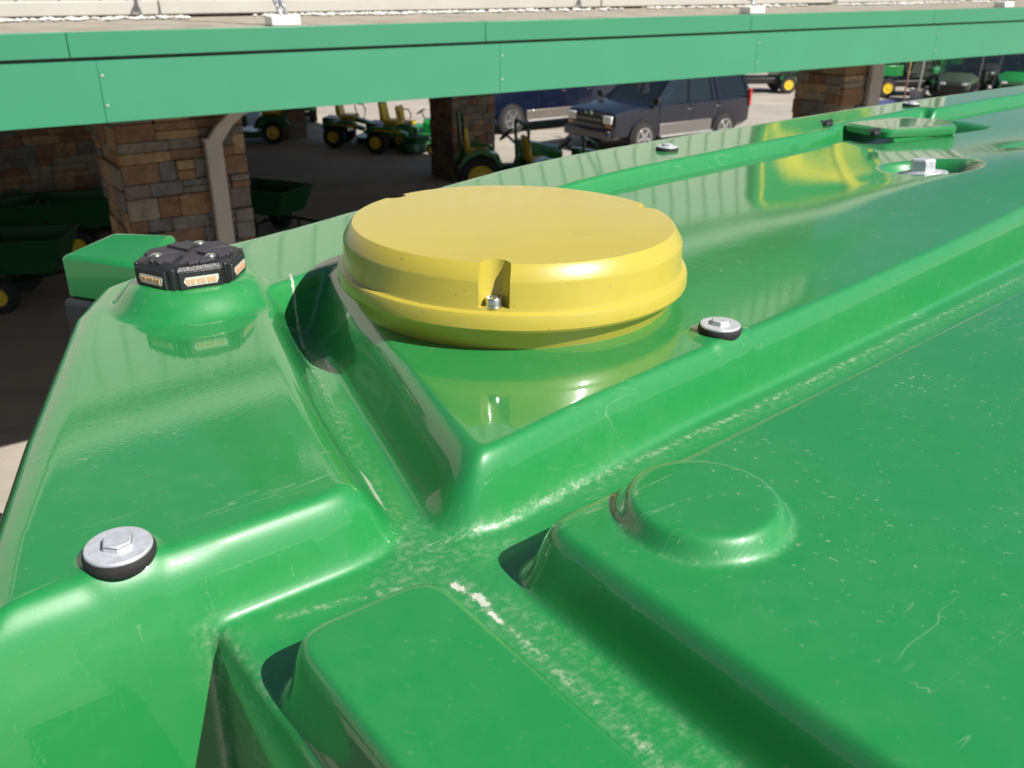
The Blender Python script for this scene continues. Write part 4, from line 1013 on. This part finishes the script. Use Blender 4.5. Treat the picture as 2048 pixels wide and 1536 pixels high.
def utility_vehicle(px, py, rz, sc_, label, hood=GREEN, roof_=True, rim=YEL, glass_=False):
    p = gp(px, py); t = empty('utility_vehicle', (p[0], p[1], 0), rz, label, 'utility vehicle', 'utility vehicles lined up across the yard'); t.scale = (sc_,) * 3
    m_ = MB(); m_.loft([[(1.50, y, z_) for y, z_ in ((-.50, .55), (.50, .55), (.52, .80), (.30, .88), (-.30, .88), (-.52, .80))], [(.70, y, z_) for y, z_ in ((-.68, .45), (.68, .45), (.70, 1.0), (.40, 1.12), (-.40, 1.12), (-.70, 1.0))]]); h_ = m_.build('hood', hood, t, smooth=40, bevel=.04)
    m_ = MB(); m_.box((1.50, 0, .62), (.06, .8, .22)); m_.build('grille', BLACK, h_, bevel=.02)
    m_ = MB(); m_.box((.0, 0, .45), (2.6, 1.1, .22)); m_.build('frame', BLACK, t, bevel=.04)
    o_ = [(-1.5, -.72), (-.45, -.72), (-.45, .72), (-1.5, .72)]; m_ = MB()
    m_.loft([[(x, y, .72) for x, y in o_], [(x, y, 1.08) for x, y in o_], [(-.975 + (x + .975) * .93, y * .95, 1.08) for x, y in o_], [(-.975 + (x + .975) * .93, y * .95, .77) for x, y in o_]]); m_.build('cargo_box', hood, t, bevel=.015)
    for sg in (-1, 1):
        wheel(t, -.95, sg * .62, .32, .28, rim, sg, .55); wheel(t, 1.02, sg * .62, .31, .24, rim, sg, .55)
        m_ = MB(); m_.tube([(.78, sg * .66, 1.0), (.35, sg * .62, 1.82), (-.40, sg * .62, 1.86), (-.48, sg * .66, .8)], .032, 8); m_.build('roll_cage', BLACK, t, smooth=40)
        m_ = MB(); m_.prism([(1.42, .62), (1.30, .78), (.75, .80), (.65, .62), (.75, .70), (1.28, .70)], sg * .62 - .14, sg * .62 + .14); m_.build('fender', BLACK, t)
        m_ = MB(); m_.box((1.49, sg * .36, .78), (.05, .18, .08)); m_.build('headlight', LENS, t, bevel=.015)
        m_ = MB(); m_.box((-1.5, sg * .60, .85), (.03, .10, .10)); m_.build('taillight', RED, t)
        seat(t, .0, sg * .33, .80, SEATC, 1.0)
    if roof_:
        m_ = MB(); m_.loft([[(.42, -.66, 1.86), (.42, .66, 1.86), (-.48, .66, 1.90), (-.48, -.66, 1.90)], [(.38, -.62, 1.92), (.38, .62, 1.92), (-.44, .62, 1.95), (-.44, -.62, 1.95)]]); m_.build('roof_panel', BLACK, t, bevel=.02)
    if glass_: pane(t, [(.76, -.62, 1.05), (.76, .62, 1.05), (.38, .58, 1.8), (.38, -.58, 1.8)], GLASS, 'windshield')
    m_ = MB(); m_.lathe([(.15, -.012), (.17, 0), (.15, .012)], 16, T(.48, .33, 1.12) @ Matrix.Rotation(-.8, 4, 'Y')); m_.build('steering_wheel', BLACK, t, smooth=40)
    return t
utility_vehicle(1508, 184, R(5), 1.15, 'utility vehicle with one yellow wheel showing behind the navy car')
utility_vehicle(1800, 190, R(8), 1.15, 'green hooded utility vehicle behind the post in a bucket', glass_=True)
utility_vehicle(1915, 205, R(-125), 1.05, 'olive hooded utility vehicle facing the store, right of the bucket', OLIVE, rim=GREY, glass_=True)
utility_vehicle(2025, 203, R(-120), 1.05, 'bright green hooded utility vehicle next to the olive one', GREEN, rim=GREY, glass_=True)
utility_vehicle(1905, 168, R(20), 1.15, 'utility vehicle in the back row with a green cargo box', GREEN)
utility_vehicle(1985, 160, R(-100), 1.15, 'black utility vehicle at the end of the back row', BLACK, rim=GREY, glass_=True)
utility_vehicle(1720, 165, R(10), 1.15, 'black utility vehicle half hidden by the stone column', BLACK, rim=GREY)
utility_vehicle(2080, 170, R(-110), 1.15, 'dark green utility vehicle behind the bright green hooded one', DGREEN, glass_=True)

utility_vehicle(1770, 168, R(15), 1.15, 'utility vehicle with a green cargo box between the column and the pole', GREEN)
utility_vehicle(1955, 182, R(-118), 1.1, 'black utility vehicle between the olive and the bright green ones', BLACK, rim=GREY, glass_=True)
utility_vehicle(1850, 158, R(-100), 1.15, 'green utility vehicle in the back row behind the bucket post', GREEN, rim=YEL, glass_=True)
# sign post standing in a concrete bucket, ochre marker pole
p = gp(1832, 205); t = empty('bucket_post', (p[0], p[1], 0), 0, 'galvanised post standing in a grey concrete filled bucket', 'post')
MB().lathe([(.24, 0), (.30, .46), (.33, .47), (.33, .52), (.29, .52), (.28, .46), (.02, .46)], 24).build('bucket', mat('bucket_grey', (.42, .40, .37), .7, var=.15), t, smooth=40)
MB().lathe([(.275, .44), (.27, .475), (.01, .48)], 20).build('concrete_fill', MATS['concrete'], t)
MB().tube([(.0, 0, .3), (.05, 0, 2.6)], .045, 12).build('post', GREY, t, smooth=40)
p = gp(1806, 206); t = empty('marker_pole', (p[0], p[1], 0), 0, 'thin ochre marker pole standing left of the bucket post', 'pole')
MB().tube([(0, 0, 0), (.02, 0, 1.0)], .035, 10).build('lower_pole', mat('rust_pole', (.22, .11, .07), .7, var=.2), t, smooth=40)
MB().tube([(.02, 0, 1.0), (.04, 0, 2.1)], .03, 10).build('upper_pole', WOODC, t, smooth=40)
# blue painted parking bay beside the column
c4 = [gp(1752, 222), gp(1830, 214), gp(1800, 196), gp(1750, 202)]
m_ = MB(); m_.add([(q[0], q[1], .004) for q in c4], [(0, 1, 2, 3)])
tag(m_.build('parking_paint', mat('blue_paint', (.07, .08, .20), .7, var=.2)), kind='structure')

# ------------------------------------------------------------------ trees beyond the yard
def tree(x, y, h, r_, seed, label):
    rt = random.Random(seed); t = empty('tree', (x, y, 0), rt.uniform(0, 6), label, 'tree', 'trees beyond the yard')
    tr = MB(); tr.loft([[(ra * math.cos(a), ra * math.sin(a), z_) for a in np.linspace(0, 2 * math.pi, 9)[:-1]] for ra, z_ in ((.035 * h, 0), (.024 * h, h * .3), (.010 * h, h * .8))])
    for k in range(6):
        a = k * 1.05 + rt.random(); zz_ = h * rt.uniform(.28, .55)
        tr.tube([(0, 0, zz_), (r_ * .5 * math.cos(a), r_ * .5 * math.sin(a), zz_ + h * .14), (r_ * .85 * math.cos(a), r_ * .85 * math.sin(a), zz_ + h * .2)], .006 * h, 5)
    tr.build('trunk', mat('bark', (.10, .075, .055), .9, var=.3), t)
    lf = MB(); cl = [(rt.gauss(0, .42) * r_, rt.gauss(0, .42) * r_, h * (.62 + rt.gauss(0, .15)), r_ * rt.uniform(.25, .5)) for _ in range(22)]
    for cx, cy, cz, cr in cl:
        for _ in range(70):
            d = Vector((rt.gauss(0, 1), rt.gauss(0, 1), rt.gauss(0, .8))).normalized() * cr * rt.random() ** .4
            s_ = rt.uniform(.10, .22) * h / 8; M = T(cx + d.x, cy + d.y, cz + d.z) @ Matrix.Rotation(rt.uniform(0, 6), 4, 'Z') @ Matrix.Rotation(rt.uniform(0, 3), 4, 'X')
            lf.add([(-s_, 0, 0), (0, -s_ * .6, 0), (s_, 0, .02), (0, s_ * .6, 0)], [(0, 1, 2, 3)], M)
    lf.build('crown', mat('leaves', (.045, .085, .025), .6, var=.4, vscale=.8), t)
for k, (px, d_, lb_, h_, r_) in enumerate(((1840, 95, 'tall broad tree at the far side of the yard', 9, 4.2), (1930, 110, 'lower rounded tree at the far side of the yard', 7, 3.6), (2030, 92, 'slender tree at the far side of the yard', 8.5, 2.8))):
    tree((px - 1024) / (FPX / CT) * d_, d_, h_, r_, 50 + k, lb_)
